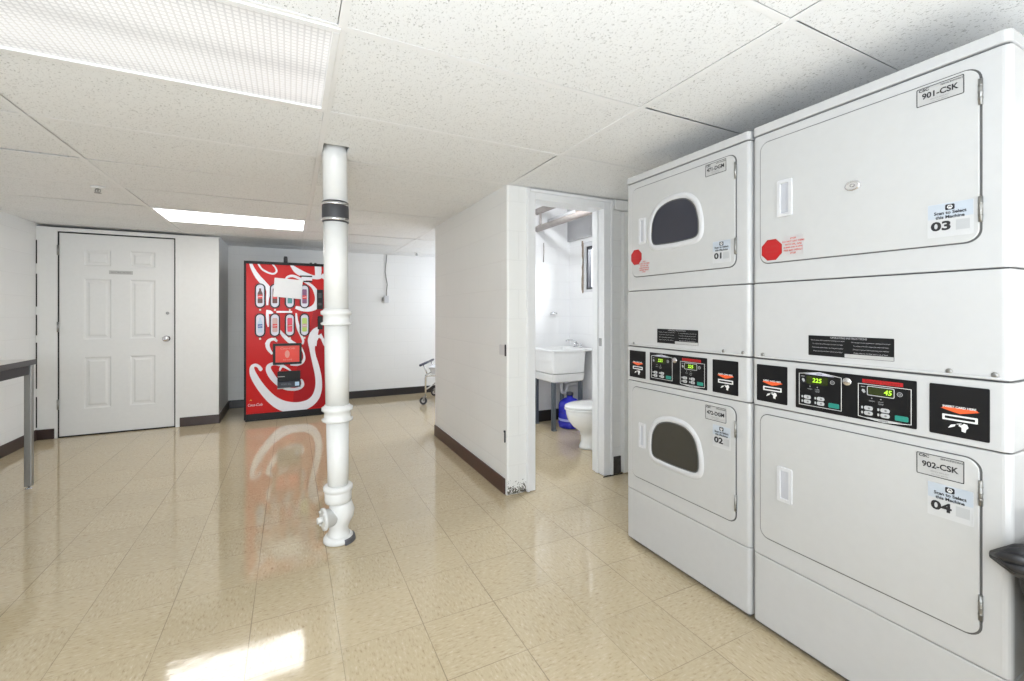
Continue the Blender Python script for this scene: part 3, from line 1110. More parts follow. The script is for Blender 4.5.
        tx.ring(rr(px0 + .001, px1 - .001, pz0 + .001, pz1 - .001, .003, 2), rr(px0 + .0028, px1 - .0028, pz0 + .0028, pz1 - .0028, .002, 2), yf - .0010, .0004)
        pc, ph = (px0 + px1) / 2, pz1 - pz0
        tx.text(plates[lv], pc, pz0 + ph * .50, .0225, yf - .0012, sx=.95, bold=.0006)
        tx.text('CSC', px0 + .018, pz1 - .0085, .0105, yf - .0012, sx=1.2, bold=.0004)
        tx.text('SERVICEWORKS', px1 - .027, pz1 - .0085, .0065, yf - .0012, bold=.0001)
        tx.build('plate_text', M_INK, p, recalc=False)
        tg = MB()
        tg.text('SERVICE REQUEST', pc, pz0 + ph * .24, .0050, yf - .0012).text('CALL FOR SERVICE', pc, pz0 + ph * .12, .0045, yf - .0012)
        tg.build('plate_small_print', M_INKG, p, recalc=False)
        # number sticker; the square beside the number stays blank
        sx0, sx1 = (.544, .632) if win else (.545, .642)
        sz1 = .756 if low else 1.548
        sz0 = sz1 - .095
        st = MB().face(rr(sx0, sx1, sz0, sz1, .003, 2), yf - .0006, .0008)
        st.face([(sx0 + .001, sz0 + .052), (sx1 - .001, sz0 + .052), (sx1 - .001, sz1 - .001), (sx0 + .001, sz1 - .001)], yf - .0008, .0004, 1)
        st.face([(sx1 - .036, sz0 + .016), (sx1 - .008, sz0 + .016), (sx1 - .008, sz0 + .044), (sx1 - .036, sz0 + .044)], yf - .0008, .0004, 2)
        st = st.build('number_sticker', [M_STICK, M_STICKB, mat('sticker_grey_square', (.45, .46, .47), .5)], t)
        sc_ = (sx0 + sx1) / 2
        tx = MB()
        tx.text(nums[lv], sx0 + .030, sz0 + .030, .034, yf - .0012, sx=1.3, bold=.0013)
        tx.text('Scan to Select', sc_, sz1 - .028, .0120, yf - .0012, bold=.0004)
        tx.text('this Machine', sc_, sz1 - .040, .0120, yf - .0012, bold=.0004)
        tx.face(rr(sc_ - .010, sc_ + .010, sz1 - .021, sz1 - .005, .003, 2), yf - .0010, .0003)
        tx.build('sticker_text', M_INK, st, recalc=False)
        ic = MB()
        ic.ring(circ(sc_, sz1 - .013, .0062, n=6), circ(sc_, sz1 - .013, .0040, n=6), yf - .0014, .0003)
        ic.face([(sc_ - .003, sz1 - .019), (sc_ + .003, sz1 - .019), (sc_ + .002, sz1 - .013), (sc_ - .002, sz1 - .013)], yf - .0014, .0002)
        ic.build('sticker_icon', M_WHITE, st)
    # stop-sign sticker and its red notice
    ox, oz = (.068, 1.535) if win else (.082, 1.480)
    oc = MB().face(circ(ox, oz, .043, n=8, a0=PI / 8), -.0058, .0008).face(circ(ox, oz, .038, n=8, a0=PI / 8), -.0062, .0004, 1).build('stop_sticker', [mat('sticker_dark_red', (.38, .01, .01), .4), M_REDP], t)
    MB().text('DO NOT', ox, oz + .012, .013, -.0066).text('OVERLOAD', ox, oz - .008, .010, -.0066).build('sticker_text', mat('red_print_dim', (.42, .03, .03), .4), oc, recalc=False)
    nx, nz = (.126, 1.480) if win else (.163, 1.487)
    nb = MB().face(rr(nx - .036, nx + .036, nz - .037, nz + .037, .004, 2), -.0056, .0006).build('notice_sticker', mat('clear_sticker', (.50, .48, .48), .3), t)
    tx = MB()
    for k, ln_ in enumerate(('STOP', 'DO NOT DRY ITEMS', 'WITH OIL, GAS', 'RUBBER AND PLASTIC', 'FIRE MAY RESULT', 'STOP')):
        tx.text(ln_, nx, nz + .026 - k * .0108, .0088 if k not in (3,) else .0070, -.0060, bold=.0003)
    tx.build('notice_text', M_REDTXT, nb, recalc=False)
    # black rating label on the access panel
    a0_, a1_ = .215, .465
    lb = MB().face(rr(a0_, a1_, 1.090, 1.160, .002, 2), -.0028, .0008).face([(a0_ + .115, 1.091), (a1_ - .001, 1.091), (a1_ - .001, 1.103), (a0_ + .115, 1.103)], -.0031, .0003, 1).build('warning_label', [M_BLACK, M_LABEL], t)
    tx = MB()
    tx.text('OPERATING INSTRUCTIONS', (a0_ + a1_) / 2, 1.154, .0085, -.0032)
    rows = ('Do not place items exposed to cooking oils in dryer', 'To reduce risk of fire keep area clear and clean', 'Disconnect power before servicing this machine', 'Always clean the lint filter before use of dryer')
    for k, r_ in enumerate(rows):
        tx.text(r_, a0_ + .062, 1.144 - k * .0125, .0050, -.0032).text(r_, a0_ + .188, 1.142 - k * .0115, .0050, -.0032)
    tx.build('label_text', mat('print_grey', (.50, .50, .52), .5), lb, recalc=False)
    if extra:
        b = MB()
        loops = [[(.355 + r * 1.35 * math.cos(2 * PI * i / 28), y, 1.655 + r * math.sin(2 * PI * i / 28)) for i in range(28)] for r, y in ((.0165, -.0045), (.0165, -.0085), (.013, -.011), (.011, -.0095))]
        b.loft(loops, 0, True)
        bd = b.build('badge', M_CHROME, t)
        MB().text('Q', .355, 1.655, .014, -.0102, sx=1.4).build('badge_letter', M_INKG, bd, recalc=False)
    # ---- control fascia
    yp = -.003
    pz0, pz1 = .896, 1.038
    sh = 0.0 if not win else -.006
    for (c0_, c1_, wide) in ((.022 + sh, .141 + sh, False), (.549 + sh, .672 + sh, False)):
        cp = MB().face(rr(c0_, c1_, pz0, pz1, .003, 2), yp - .002, .003).build('card_reader', M_BLACK, t)
        cc = (c0_ + c1_) / 2 + (.003)
        tx = MB()
        tx.ring(rr(cc - .036, cc + .036, .940, .956, .001, 1), rr(cc - .031, cc + .031, .9445, .9515, .001, 1), yp - .003, .0012)
        tx.build('card_slot', M_WHITE, cp)
        tx = MB()
        tx.face([(cc - .040, .972), (cc - .020, .966), (cc, .961), (cc + .020, .966), (cc + .040, .972), (cc, .975)][::1], yp - .0026, .0006)
        tx.face([(cc - .034, .976), (cc + .034, .976), (cc + .038, .9715), (cc - .038, .9715)][::-1], yp - .0025, .0006)
        tx.build('arrow_mark', M_ORANGE, cp)
        tx = MB()
        tx.text('INSERT CARD HERE', cc - .001, .978, .0078, yp - .0034, bold=.0002)
        tx.build('card_text', M_WHITE, cp, recalc=False)
        ic = MB()
        ic.face([(cc - .024, .918), (cc - .018, .928), (cc - .008, .931), (cc - .010, .925), (cc - .019, .920)], yp - .0028, .0006)
        ic.face([(cc + .004, .914), (cc + .012, .912), (cc + .013, .920), (cc + .018, .926), (cc + .015, .934), (cc + .009, .936), (cc + .003, .930), (cc - .001, .932), (cc - .002, .928), (cc + .004, .924)], yp - .0028, .0006)
        ic.face([(cc - .006, .931), (cc + .004, .9335), (cc + .004, .9355), (cc - .006, .933)], yp - .0028, .0006)
        ic.build('hand_icon', M_WHITE, cp)
    e0, e1 = .172 + sh, .520 + sh
    dp = MB().face(rr(e0, e1, pz0, pz1, .003, 2), yp - .002, .003).build('display_panel', M_BLACK, t)
    W2 = e1 - e0
    for side, val in ((0, '225'), (1, '45' if not win else '225')):
        q0 = e0 + (.012 if side == 0 else .198)
        q1 = q0 + .138
        z0_, z1_ = .910, 1.022
        if side == 1:
            z0_, z1_ = .906, 1.012
        bd = MB()
        if side == 0:
            Oo = [(q0, z0_), (q1, z0_), (q1, z1_), (q0 + .069, z1_ + .010), (q0, z1_)]
            Oi = [(q0 + .0014, z0_ + .0014), (q1 - .0014, z0_ + .0014), (q1 - .0014, z1_ - .0012), (q0 + .069, z1_ + .0075), (q0 + .0014, z1_ - .0012)]
        else:
            Oo = [(q0, z0_), (q0 + .069, z0_ - .008), (q1, z0_), (q1, z1_), (q0, z1_)]
            Oi = [(q0 + .0014, z0_ + .0014), (q0 + .069, z0_ - .006), (q1 - .0014, z0_ + .0014), (q1 - .0014, z1_ - .0014), (q0 + .0014, z1_ - .0014)]
        bd.ring(Oo, Oi, yp - .0026, .0008)
        bd.build('panel_outline', M_WHITE, dp)
        MB().face(rr(q0 + .026, q0 + .096, z1_ - .034, z1_ - .006, .004, 3), yp - .0026, .0008).build('display_window', M_LCDBG, dp)
        if side == 1:
            MB().ring(rr(q0 + .025, q0 + .097, z1_ - .035, z1_ - .005, .004, 3), rr(q0 + .027, q0 + .095, z1_ - .033, z1_ - .007, .003, 3), yp - .0028, .0004).build('display_rim', M_BTN, dp)
        MB().text(val, q0 + (.061 if val == '225' else .080), z1_ - .0205, .0205, yp - .0032, shear=.12, bold=.0004).build('display_digits', M_LCD, dp, recalc=False)
        sm = MB()
        sm.ring(circ(q0 + .110, z1_ - .020, .007, n=14), circ(q0 + .110, z1_ - .020, .0055, n=14), yp - .0028, .0004)
        sm.ring(circ(q0 + .110, z1_ - .020, .003, n=8), circ(q0 + .110, z1_ - .020, .002, n=8), yp - .0028, .0004)
        sm.build('clock_icon', mat('symbol_grey', (.42, .43, .44), .5), dp)
        sm = MB()
        sm.face(rr(q0 + .008, q0 + .020, z1_ - .010, z1_ - .0085, .0005, 1), yp - .0028, .0004)
        sm.face([(q0 + .010, z1_ - .022), (q0 + .016, z1_ - .030), (q0 + .021, z1_ - .026), (q0 + .018, z1_ - .018), (q0 + .012, z1_ - .017)], yp - .0028, .0004)
        sm.text('HIGH', q0 + .038, z1_ - .052, .0062, yp - .0030).text('LOW', q0 + .062, z1_ - .052, .0062, yp - .0030).text('TEMP', q0 + .062, z1_ - .059, .0062, yp - .0030)
        sm.face(circ(q0 + .038, z1_ - .043, .0018, n=8), yp - .0028, .0004).face(circ(q0 + .062, z1_ - .043, .0018, n=8), yp - .0028, .0004)
        sm.build('panel_symbols', mat('symbol_grey', (.42, .43, .44), .5), dp, recalc=False)
        for bx_ in (.028, .072):
            for bz_ in (.030, .014):
                k_ = MB().face(rr(q0 + bx_ - .011, q0 + bx_ + .013, z0_ + bz_ - .0065, z0_ + bz_ + .0065, .0055, 3), yp - .0040, .0022).build('button', M_BTN, dp, bevel=.0008, seg=1)
        mk = MB()
        for bx_ in (.028, .072):
            for bz_ in (.030, .014):
                mk.face(circ(q0 + bx_ + .003, z0_ + bz_, .0035, n=8), yp - .0043, .0003).face(rr(q0 + bx_ - .019, q0 + bx_ - .014, z0_ + bz_ - .004, z0_ + bz_ + .004, .001, 1), yp - .0026, .0004, 1)
        mk.build('button_marks', [M_INKG, M_BTN], dp)
        k_ = MB().face(rr(q0 + .098, q0 + .131, z0_ + .006, z0_ + .022, .003, 2), yp - .0040, .0022).build('start_button', M_TEAL, dp, bevel=.0008, seg=1)
        cap = MB()
        if side == 0:
            cap.face([(q0 + .020, z1_ - .001), (q0 + .118, z1_ - .001), (q0 + .069, z1_ + .0095)], yp - .0030, .0004)
            cap.build('pointer_mark', mat('print_lilac', (.55, .55, .66), .4), dp)
            MB().text('UPPER', q0 + .069, z1_ + .0035, .0070, yp - .0034).build('pointer_text', M_INK, dp, recalc=False)
        else:
            cap.face([(q0 + .020, z0_ + .001), (q0 + .069, z0_ - .0078), (q0 + .118, z0_ + .001)], yp - .0030, .0004)
            cap.build('pointer_mark', M_BTN, dp)
            MB().text('LOWER', q0 + .069, z0_ - .0035, .0070, yp - .0034).build('pointer_text', M_INK, dp, recalc=False)
            MB().face([(q0 + .012, z1_ + .0035), (q0 + .118, z1_ + .0035), (q0 + .118, z1_ + .0155), (q0 + .012, z1_ + .0155)], yp - .0027, .0006).build('red_banner', M_REDP, dp)
            MB().text('Speed Queen', q0 + .065, z1_ + .0095, .0125, yp - .0031, sx=1.35, bold=.0003).build('banner_text', mat('banner_dark', (.25, .01, .01), .4), dp, recalc=False)
    kk = MB()
    knob(kk, e0 + .168, 1.012, yp - .002, [(.013, 0), (.0135, .004), (.011, .007), (.008, .006), (.006, .008), (.002, .008)], 20)
    kk.build('key_lock', M_CHROME, dp)
    return t


stack('white stacked dryer with small dark door windows, numbered 01 and 02, beside the washroom doorway', 1.876, .716, True,
      ('471-DGM', '472-DGM'), ('01', '02'), False)
stack('white stacked dryer with solid windowless doors, numbered 03 and 04, nearest on the right', 1.150, .711, False,
      ('901-CSK', '902-CSK'), ('03', '04'), True)

# ------------------------------------------------------------------ waste bin with a black liner
t = thing('waste_bin', 'dark grey waste bin with black plastic bag folded over its rim beside the dryer', 'waste bin', (1.80, .250, 0))
b = MB()
lp = []
for k, z in ((.76, 0.0), (.78, .01), (1.0, .60)):
    lp.append([(x * k, y * k, z) for x, y in rr(-.19, .19, -.165, .165, .04, 4)])
b.loft(lp, 0, True)
b.build('bin_body', M_BIN, t)
bg_ = MB()
lp = []
base = rr(-.19, .19, -.165, .165, .05, 9)
for li, (k, z, am) in enumerate(((1.01, .535, .010), (1.055, .545, .012), (1.08, .585, .014), (1.07, .625, .012), (1.04, .650, .010), (.99, .655, .008), (.93, .62, .006), (.88, .50, .004))):
    row = []
    for q, (x, y) in enumerate(base):
        w_ = 1 + am * 2 * math.sin(q * 1.9 + li * .7) + am * math.sin(q * 3.7 + li)
        row.append((x * k * w_, y * k * w_, z + am * 1.4 * math.sin(q * .9 + li * .4)))
    lp.append(row)
bg_.loft(lp, 0, True, False)
bag = bg_.build('bin_liner', M_BAG, t)
ss = bag.modifiers.new('sub', 'SUBSURF'); ss.levels = 1; ss.render_levels = 1
# bunched ear of the bag at the left front corner
er = MB()
tip = Vector((-.183, .218, .616))
for k in range(9):
    a = 2 * PI * k / 9
    rt = Vector((-.188 + .018 * math.cos(a), .135, .630 + .034 * math.sin(a)))
    mid = Vector((-.187 + .020 * math.cos(a), .178 + random.uniform(-.01, .01), .626 + .024 * math.sin(a + .2) + random.uniform(-.004, .004)))
    er.tube([rt, mid, tip + Vector((.004 * math.cos(a), 0, .006 * math.sin(a)))], [.017, .013, .0035], 7)
o = er.build('bag_knot', M_BAG, t)

# ------------------------------------------------------------------ drinks vending machine
SW = [[(-0.407, 1.804, 0.0241), (-0.381, 1.733, 0.031), (-0.335, 1.652, 0.0414), (-0.276, 1.578, 0.0448), (-0.229, 1.508, 0.0414), (-0.239, 1.404, 0.0241), (-0.241, 1.328, 0.0172)], [(-0.332, 1.802, 0.0138), (-0.296, 1.745, 0.0155), (-0.243, 1.709, 0.0155), (-0.182, 1.693, 0.0155), (-0.147, 1.721, 0.0155), (-0.158, 1.766, 0.0138), (-0.189, 1.805, 0.0121)], [(0.003, 1.805, 0.0172), (0.066, 1.74, 0.0517), (0.151, 1.694, 0.0517), (0.23, 1.673, 0.0379), (0.296, 1.667, 0.0345), (0.337, 1.685, 0.0345)], [(0.296, 1.805, 0.0586), (0.299, 1.747, 0.0586), (0.296, 1.675, 0.0517)], [(-0.053, 1.632, 0.0138), (-0.029, 1.663, 0.0207), (0.024, 1.676, 0.0241), (0.087, 1.652, 0.0241), (0.165, 1.607, 0.0241), (0.237, 1.554, 0.0276), (0.281, 1.475, 0.0448), (0.299, 1.396, 0.0586), (0.274, 1.324, 0.0586), (0.208, 1.284, 0.0448), (0.123, 1.286, 0.0414), (0.052, 1.306, 0.0276)], [(-0.243, 1.274, 0.0138), (-0.239, 1.206, 0.0241), (-0.236, 1.129, 0.0207), (-0.231, 1.076, 0.0103)], [(-0.243, 1.267, 0.0103), (-0.216, 1.248, 0.0345), (-0.182, 1.236, 0.0103)], [(0.059, 1.236, 0.0138), (0.066, 1.142, 0.0241), (0.087, 1.048, 0.031), (0.115, 0.969, 0.0241), (0.134, 0.905, 0.0207), (0.123, 0.866, 0.0172)], [(-0.128, 1.051, 0.0138), (-0.073, 0.973, 0.031), (-0.004, 0.901, 0.0379), (0.066, 0.86, 0.0241)], [(-0.256, 0.874, 0.0172), (-0.229, 0.919, 0.0241), (-0.182, 0.936, 0.0207), (-0.139, 0.913, 0.0138)], [(0.31, 1.068, 0.0138), (0.274, 1.029, 0.0517), (0.245, 0.966, 0.0759), (0.237, 0.886, 0.0759), (0.237, 0.839, 0.069)], [(0.269, 0.988, 0.0862), (0.235, 0.91, 0.0828), (0.23, 0.83, 0.0517), (0.242, 0.735, 0.0448), (0.269, 0.622, 0.0517), (0.296, 0.493, 0.0552), (0.305, 0.38, 0.0586), (0.293, 0.285, 0.0655), (0.259, 0.208, 0.0724), (0.194, 0.151, 0.0793), (0.094, 0.121, 0.0931), (-0.004, 0.125, 0.1), (-0.101, 0.162, 0.0931), (-0.189, 0.232, 0.0793), (-0.263, 0.322, 0.069), (-0.329, 0.426, 0.0621), (-0.375, 0.52, 0.0552), (-0.394, 0.589, 0.0414), (-0.388, 0.629, 0.031), (-0.358, 0.642, 0.0276), (-0.326, 0.622, 0.0276), (-0.305, 0.588, 0.031), (-0.296, 0.578, 0.0172)], [(0.31, 0.972, 0.0448), (0.343, 0.931, 0.0241)], [(-0.142, 0.905, 0.0138), (-0.176, 0.933, 0.0241), (-0.22, 0.919, 0.031), (-0.239, 0.869, 0.0345), (-0.225, 0.816, 0.031), (-0.189, 0.761, 0.0172)], [(0.003, 0.555, 0.0103), (-0.053, 0.6, 0.0207), (-0.114, 0.634, 0.0276), (-0.176, 0.648, 0.0276), (-0.22, 0.629, 0.0345), (-0.229, 0.584, 0.0448), (-0.196, 0.508, 0.0517), (-0.135, 0.424, 0.0448), (-0.06, 0.36, 0.0345), (0.024, 0.335, 0.0276), (0.094, 0.345, 0.0276), (0.128, 0.38, 0.0276), (0.123, 0.425, 0.0207), (0.108, 0.449, 0.0138)], [(-0.114, 0.562, 0.0103), (-0.101, 0.602, 0.0207), (-0.073, 0.616, 0.0138)], [(-0.004, 0.628, 0.0138), (0.066, 0.623, 0.0207), (0.12, 0.645, 0.0241), (0.145, 0.691, 0.0207), (0.142, 0.747, 0.0138), (0.123, 0.803, 0.0138), (0.105, 0.85, 0.0103)]]
t = thing('vending_machine', 'red drinks vending machine with white script swooshes and eight bottle buttons behind the pipe', 'vending machine', (0, 5.83, 0))
VX0, VX1 = -.473, .455
c = MB().box(VX0 + .01, VX1 - .01, .04, .80, .035, 1.825)
c.build('cabinet', mat('vending_black', (.010, .010, .011), .35, spec=.2), t, bevel=.006)
f = MB()
f.box(VX0, VX0 + .022, 0, .045, .02, 1.832).box(VX1 - .022, VX1, 0, .045, .02, 1.832).box(VX0 + .022, VX1 - .022, 0, .045, 1.800, 1.832).box(VX0 + .022, VX1 - .022, 0, .045, .02, .085)
f.build('front_frame', mat('vending_black', (0, 0, 0)), t, bevel=.004)
MB().box(VX0 + .01, VX1 - .01, .02, .60, .0, .022).build('kick_plate', mat('vending_black', (0, 0, 0)), t)
f = MB().box(VX0 + .022, VX1 - .022, .008, .045, .085, 1.800)
f = f.build('front_panel', M_COKE, t)
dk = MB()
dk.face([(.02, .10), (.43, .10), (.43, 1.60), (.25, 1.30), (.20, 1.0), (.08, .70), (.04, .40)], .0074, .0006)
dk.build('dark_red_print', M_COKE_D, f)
sw = MB()
for k, r_ in enumerate(SW):
    sw.ribbon([(a, b_, c_ * 1.25) for a, b_, c_ in r_], .0066 - k * .00005, .0005)
sw.ribbon([(.335, 1.70, .05), (.38, 1.66, .05), (.43, 1.60, .05)], .0050, .0005)
sw.ribbon([(.343, .931, .03), (.38, .86, .05), (.43, .80, .06)], .0051, .0005)
sw.build('script_swoosh', M_COKE_W, f, recalc=False)
MB().text('Coca-Cola', -.365, .187, .042, .0060, shear=.35, sx=.82).build('brand_text', M_COKE_W, f, recalc=False)
st = MB().face([(-.42, .235), (-.405, .242), (-.39, .235), (-.405, .252)], .0064, .0004).build('small_gold_mark', mat('print_gold', (.8, .45, .05), .4), f)
M_CAN = {k: mat('can_' + k, v, .35) for k, v in {'brown': (.10, .02, .015), 'red': (.62, .03, .03), 'teal': (.05, .25, .26), 'clear': (.45, .58, .72), 'blue': (.05, .10, .35), 'pink': (.70, .04, .10), 'green': (.45, .62, .12), 'purple': (.20, .06, .16), 'silver': (.55, .35, .33)}.items()}
top = ['brown', 'brown', 'teal', 'purple']
bot = ['clear', 'silver', 'pink', 'green']
lbl = ['red', 'red', 'teal', 'red']
lb2 = ['blue', 'red', 'red', 'silver']
for row, (zc, hz) in enumerate(((1.436, .143), (1.098, .137))):
    for q, xc in enumerate((-.313, -.163, -.008, .149)):
        bz = MB()
        o_, i_ = rr(xc - .054, xc + .054, zc - hz, zc + hz, .0538, 8), rr(xc - .040, xc + .040, zc - hz + .014, zc + hz - .014, .0398, 8)
        loops = [[(x, .008, z) for x, z in o_], [(x, -.006, z) for x, z in rr(xc - .051, xc + .051, zc - hz + .003, zc + hz - .003, .0508, 8)], [(x, -.006, z) for x, z in i_], [(x, .004, z) for x, z in i_]]
        bz.loft(loops, 0, False, False)
        sel = bz.build('selection_button', mat('selector_black', (.008, .008, .012), .3, spec=.2), t)
        MB().face(i_, .0035, .001).build('button_card', mat('selector_white', (.66, .66, .76), .3), sel)
        pc_ = MB()
        col = (top if row == 0 else bot)[q]
        l2 = (lbl if row == 0 else lb2)[q]
        if row == 0 or q == 0:          # bottle silhouette
            sil = [(.010, .085), (.011, .060), (.024, .030), (.026, .005), (.022, -.020), (.025, -.050), (.024, -.085)]
            if q == 3 or q == 1:
                sil = [(.020, .085), (.024, .078), (.025, .0), (.025, -.078), (.020, -.085)]
        else:                            # can silhouette
            sil = [(.020, .082), (.026, .070), (.026, -.070), (.020, -.082)]
        poly = [(xc + a, zc + b_) for a, b_ in sil[::-1]] + [(xc - a, zc + b_) for a, b_ in sil]
        pc_.face(poly, .0028, .0005)
        pc_.face([(xc - .0235, zc - .032), (xc + .0235, zc - .032), (xc + .0235, zc + .012), (xc - .0235, zc + .012)], .0023, .0004, 1)
        pc_.face([(xc - .020, zc - .014), (xc + .020, zc - .010), (xc + .020, zc - .004), (xc - .020, zc - .010)], .0019, .0003, 2)
        pc_.build('drink_picture', [M_CAN[col], M_CAN[l2], M_WHITE], sel)
        zz_ = zc - hz - .019
        MB().face(circ(xc, zz_, .011, n=10), .004, .003).build('status_light', mat('indicator_white', (.75, .7, .62), .3), sel)
pp = MB().face([(-.182, 1.430), (.110, 1.402), (.130, 1.627), (-.166, 1.648)], -.0085, .0008).build('paper_notice', mat('paper_white', (.78, .79, .81), .6), t)
for x0, x1, z0, z1, mm in ((.100, .232, 1.669, 1.685, M_BLACK), (.116, .232, 1.628, 1.668, M_COKE_W), (.136, .232, 1.606, 1.622, M_BLACK), (-.148, .017, 1.240, 1.262, M_COKE_W)):
    MB().box(x0, x1, .001, .008, z0, z1).build('price_label', mm, t)
s_ = MB().ring(rr(-.184, .118, .634, .882, .008, 3), rr(-.158, .094, .660, .853, .004, 3), -.004, .012).build('poster_frame', M_BLACK, t)
MB().box(-.160, .096, .002, .008, .657, .856).build('poster', mat('poster_red', (.78, .05, .03), .3), s_)
pr = MB()
pr.text('Coca-Cola', -.032, .822, .036, .0014, shear=.3).text('ice cold', -.032, .690, .030, .0014)
pr.face(circ(-.035, .755, .026, .045, 12), .0016, .0003)
pr.build('poster_print', mat('print_pale_red', (.80, .30, .25), .4), s_, recalc=False)
cb_ = MB().box(-.137, .103, -.022, .008, .440, .556).build('coin_unit', M_BLACK, t, bevel=.003)
MB().box(-.137, .106, -.030, .008, .365, .438).build('bill_acceptor', mat('dark_navy_plastic', (.02, .025, .04), .35), t, bevel=.003)
mk = MB()
mk.box(.046, .090, -.0315, -.029, .382, .428)
mk.build('card_logo', mat('pale_blue_print', (.45, .62, .80), .4), t)
MB().box(-.135, -.060, -.0225, -.0215, .492, .500).build('coin_slot', M_LABEL, cb_)
MB().text('INSERT BILL', -.045, .405, .020, -.0302).build('acceptor_text', mat('print_dim', (.2, .22, .25), .4), t, recalc=False)
MB().box(-.137, -.065, -.032, -.010, .355, .364).build('bill_lip', M_LABEL, t)
sd = MB()
sd.box(.284, .352, -.006, .008, 1.284, 1.520)
l_ = sd.build('lock_column', M_BLACK, t, bevel=.003)
MB().box(.300, .336, -.010, -.006, 1.33, 1.36).box(.300, .336, -.010, -.006, 1.42, 1.48).build('lock_plates', M_RUBBER, l_)
sd = MB()
sd.box(.292, .350, -.006, .008, 1.040, 1.200)
sd.build('change_cup', M_BLACK, t, bevel=.006)
a_ = MB().tube([(-.053, .10, 1.825), (-.053, .10, 1.895), (-.053, .10, 1.912)], [.022, .022, .016], 12).build('antenna_stub', M_RUBBER, t)
for x in (.22, .27):
    MB().tube([(x, .05, 1.828), (x, .05, 1.846)], .014, 8).build('top_bolt', M_RUBBER, t)

# ------------------------------------------------------------------ work table at left
t = thing('work_table', 'tall work table with dark edged top and square steel legs by the left wall', 'table', (-1.91, 3.45, 0))
MB().box(-.285, .285, -.90, .90, .872, .910).build('tabletop', [mat('table_dark_laminate', (.055, .055, .06), .35)], t, bevel=.003)
MB().box(-.284, .284, -.899, .899, .9101, .9106).build('laminate_surface', mat('table_pale_laminate', (.62, .61, .58), .3), t)
ap = MB()
ap.box(-.245, .245, .845, .862, .806, .871).box(-.245, .245, -.862, -.845, .806, .871).box(-.270, -.256, -.836, .836, .806, .871).box(.256, .270, -.836, .836, .806, .871)
ap.build('apron', mat('table_apron_black', (.018, .018, .022), .4), t)
for x in (-.262, .262):
    for y in (-.862, .862):
        lx, ly = x + .001 * (1 if x > 0 else -1), y - .006 * (1 if y > 0 else -1)
        lg = MB().box(lx - .0195, lx + .0195, ly - .0195, ly + .0195, .022, .872).build('leg', M_STEEL, t, bevel=.004)
        MB().lathe([(.016, .0005), (.018, .006), (.006, .010), (.006, .024)], lx, ly, 14).build('leveling_foot', M_CHROME, lg)

# ------------------------------------------------------------------ laundry cart half hidden behind the partition
t = thing('laundry_cart', 'chrome tube laundry cart on casters with dark handle bar half hidden behind the partition', 'cart', (2.173, 5.93, 0), -.52)
f = MB()
for y in (-.32, .32):
    f.tube([(-.44, y, .11), (-.44, y, .36), (-.435, y, .385), (-.41, y, .395), (.40, y, .395), (.44, y, .38), (.44, y, .11)], .0125, 10)
f.tube([(-.44, -.32, .20), (-.44, .32, .20)], .010, 8).tube([(.44, -.32, .20), (.44, .32, .20)], .010, 8)
f.tube([(-.44, -.32, .395), (-.44, .32, .395)], .010, 8)
f.tube([(-.44, -.22, .39), (-.50, -.22, .535)], .009, 8).tube([(-.44, .22, .39), (-.50, .22, .535)], .009, 8)
f.build('cart_frame', M_CHROME, t)
MB().tube([(-.50, -.37, .535), (-.50, .37, .535)], .0165, 12).build('handle_bar', M_NAVY, t)
bk = MB()
lo = [[(x, y, z) for x, y in rr(-.42 * k, .44 * k, -.31 * k, .31 * k, .03, 3)] for k, z in ((.90, .41), (.97, .50), (1.0, .50), (.985, .495), (.90, .43))]
bk.loft(lo, 0, False, True)
bk.build('basket', M_PLASTIC, t)
for x in (-.44, .44):
    for y in (-.32, .32):
        cs = MB()
        cs.tube([(x - .03, y - .012, .051), (x - .03, y + .012, .051)], .050, 20)
        w_ = cs.build('caster_wheel', M_RUBBER, t)
        MB().tube([(x - .03, y - .014, .051), (x - .03, y + .014, .051)], .024, 14).build('wheel_hub', M_PLASTIC, w_)
        MB().box(x - .036, x - .008, y - .018, y - .015, .045, .112).box(x - .036, x - .008, y + .015, y + .018, .045, .112).box(x - .02, x + .012, y - .018, y + .018, .106, .114).build('caster_fork', M_STEEL, t)

# ------------------------------------------------------------------ wall boxes
t = thing('outlet_box', 'small white outlet box hanging on a thin cord from the ceiling on the far wall', 'outlet', (1.274, 6.76, 1.447))
MB().box(-.034, .034, -.050, -.001, -.058, .046).build('box_body', M_PLASTIC, t, bevel=.004)
MB().box(-.060, -.036, -.020, -.001, -.03, .02).build('box_bracket', mat('bracket_grey', (.35, .35, .36), .5), t)
MB().tube([(.012, -.012, .66), (-.004, -.012, .50), (-.012, -.012, .40), (.004, -.012, .30), (.020, -.012, .22), (.010, -.012, .13), (.006, -.014, .045)], .0065, 8).build('cord', mat('cord_grey', (.25, .24, .22), .5), t)

t = thing('switch_box', 'white switch box on the partition wall near its corner', 'switch', (PX, 2.752, .985))
MB().box(-.010, -.001, -.040, .050, -.036, .034).build('box_body', M_PLASTIC, t, bevel=.003)
MB().box(-.012, -.001, -.046, -.041, -.040, .038).build('cover_edge', M_RUBBER, t)
t = thing('wall_hook', 'small dark metal tab low on the partition wall near its corner', 'hook', (PX, 2.722, .395))
MB().box(-.008, -.0005, -.004, .004, -.04, .04).box(-.012, -.007, -.004, .004, .03, .042).build('tab', M_RUBBER, t)

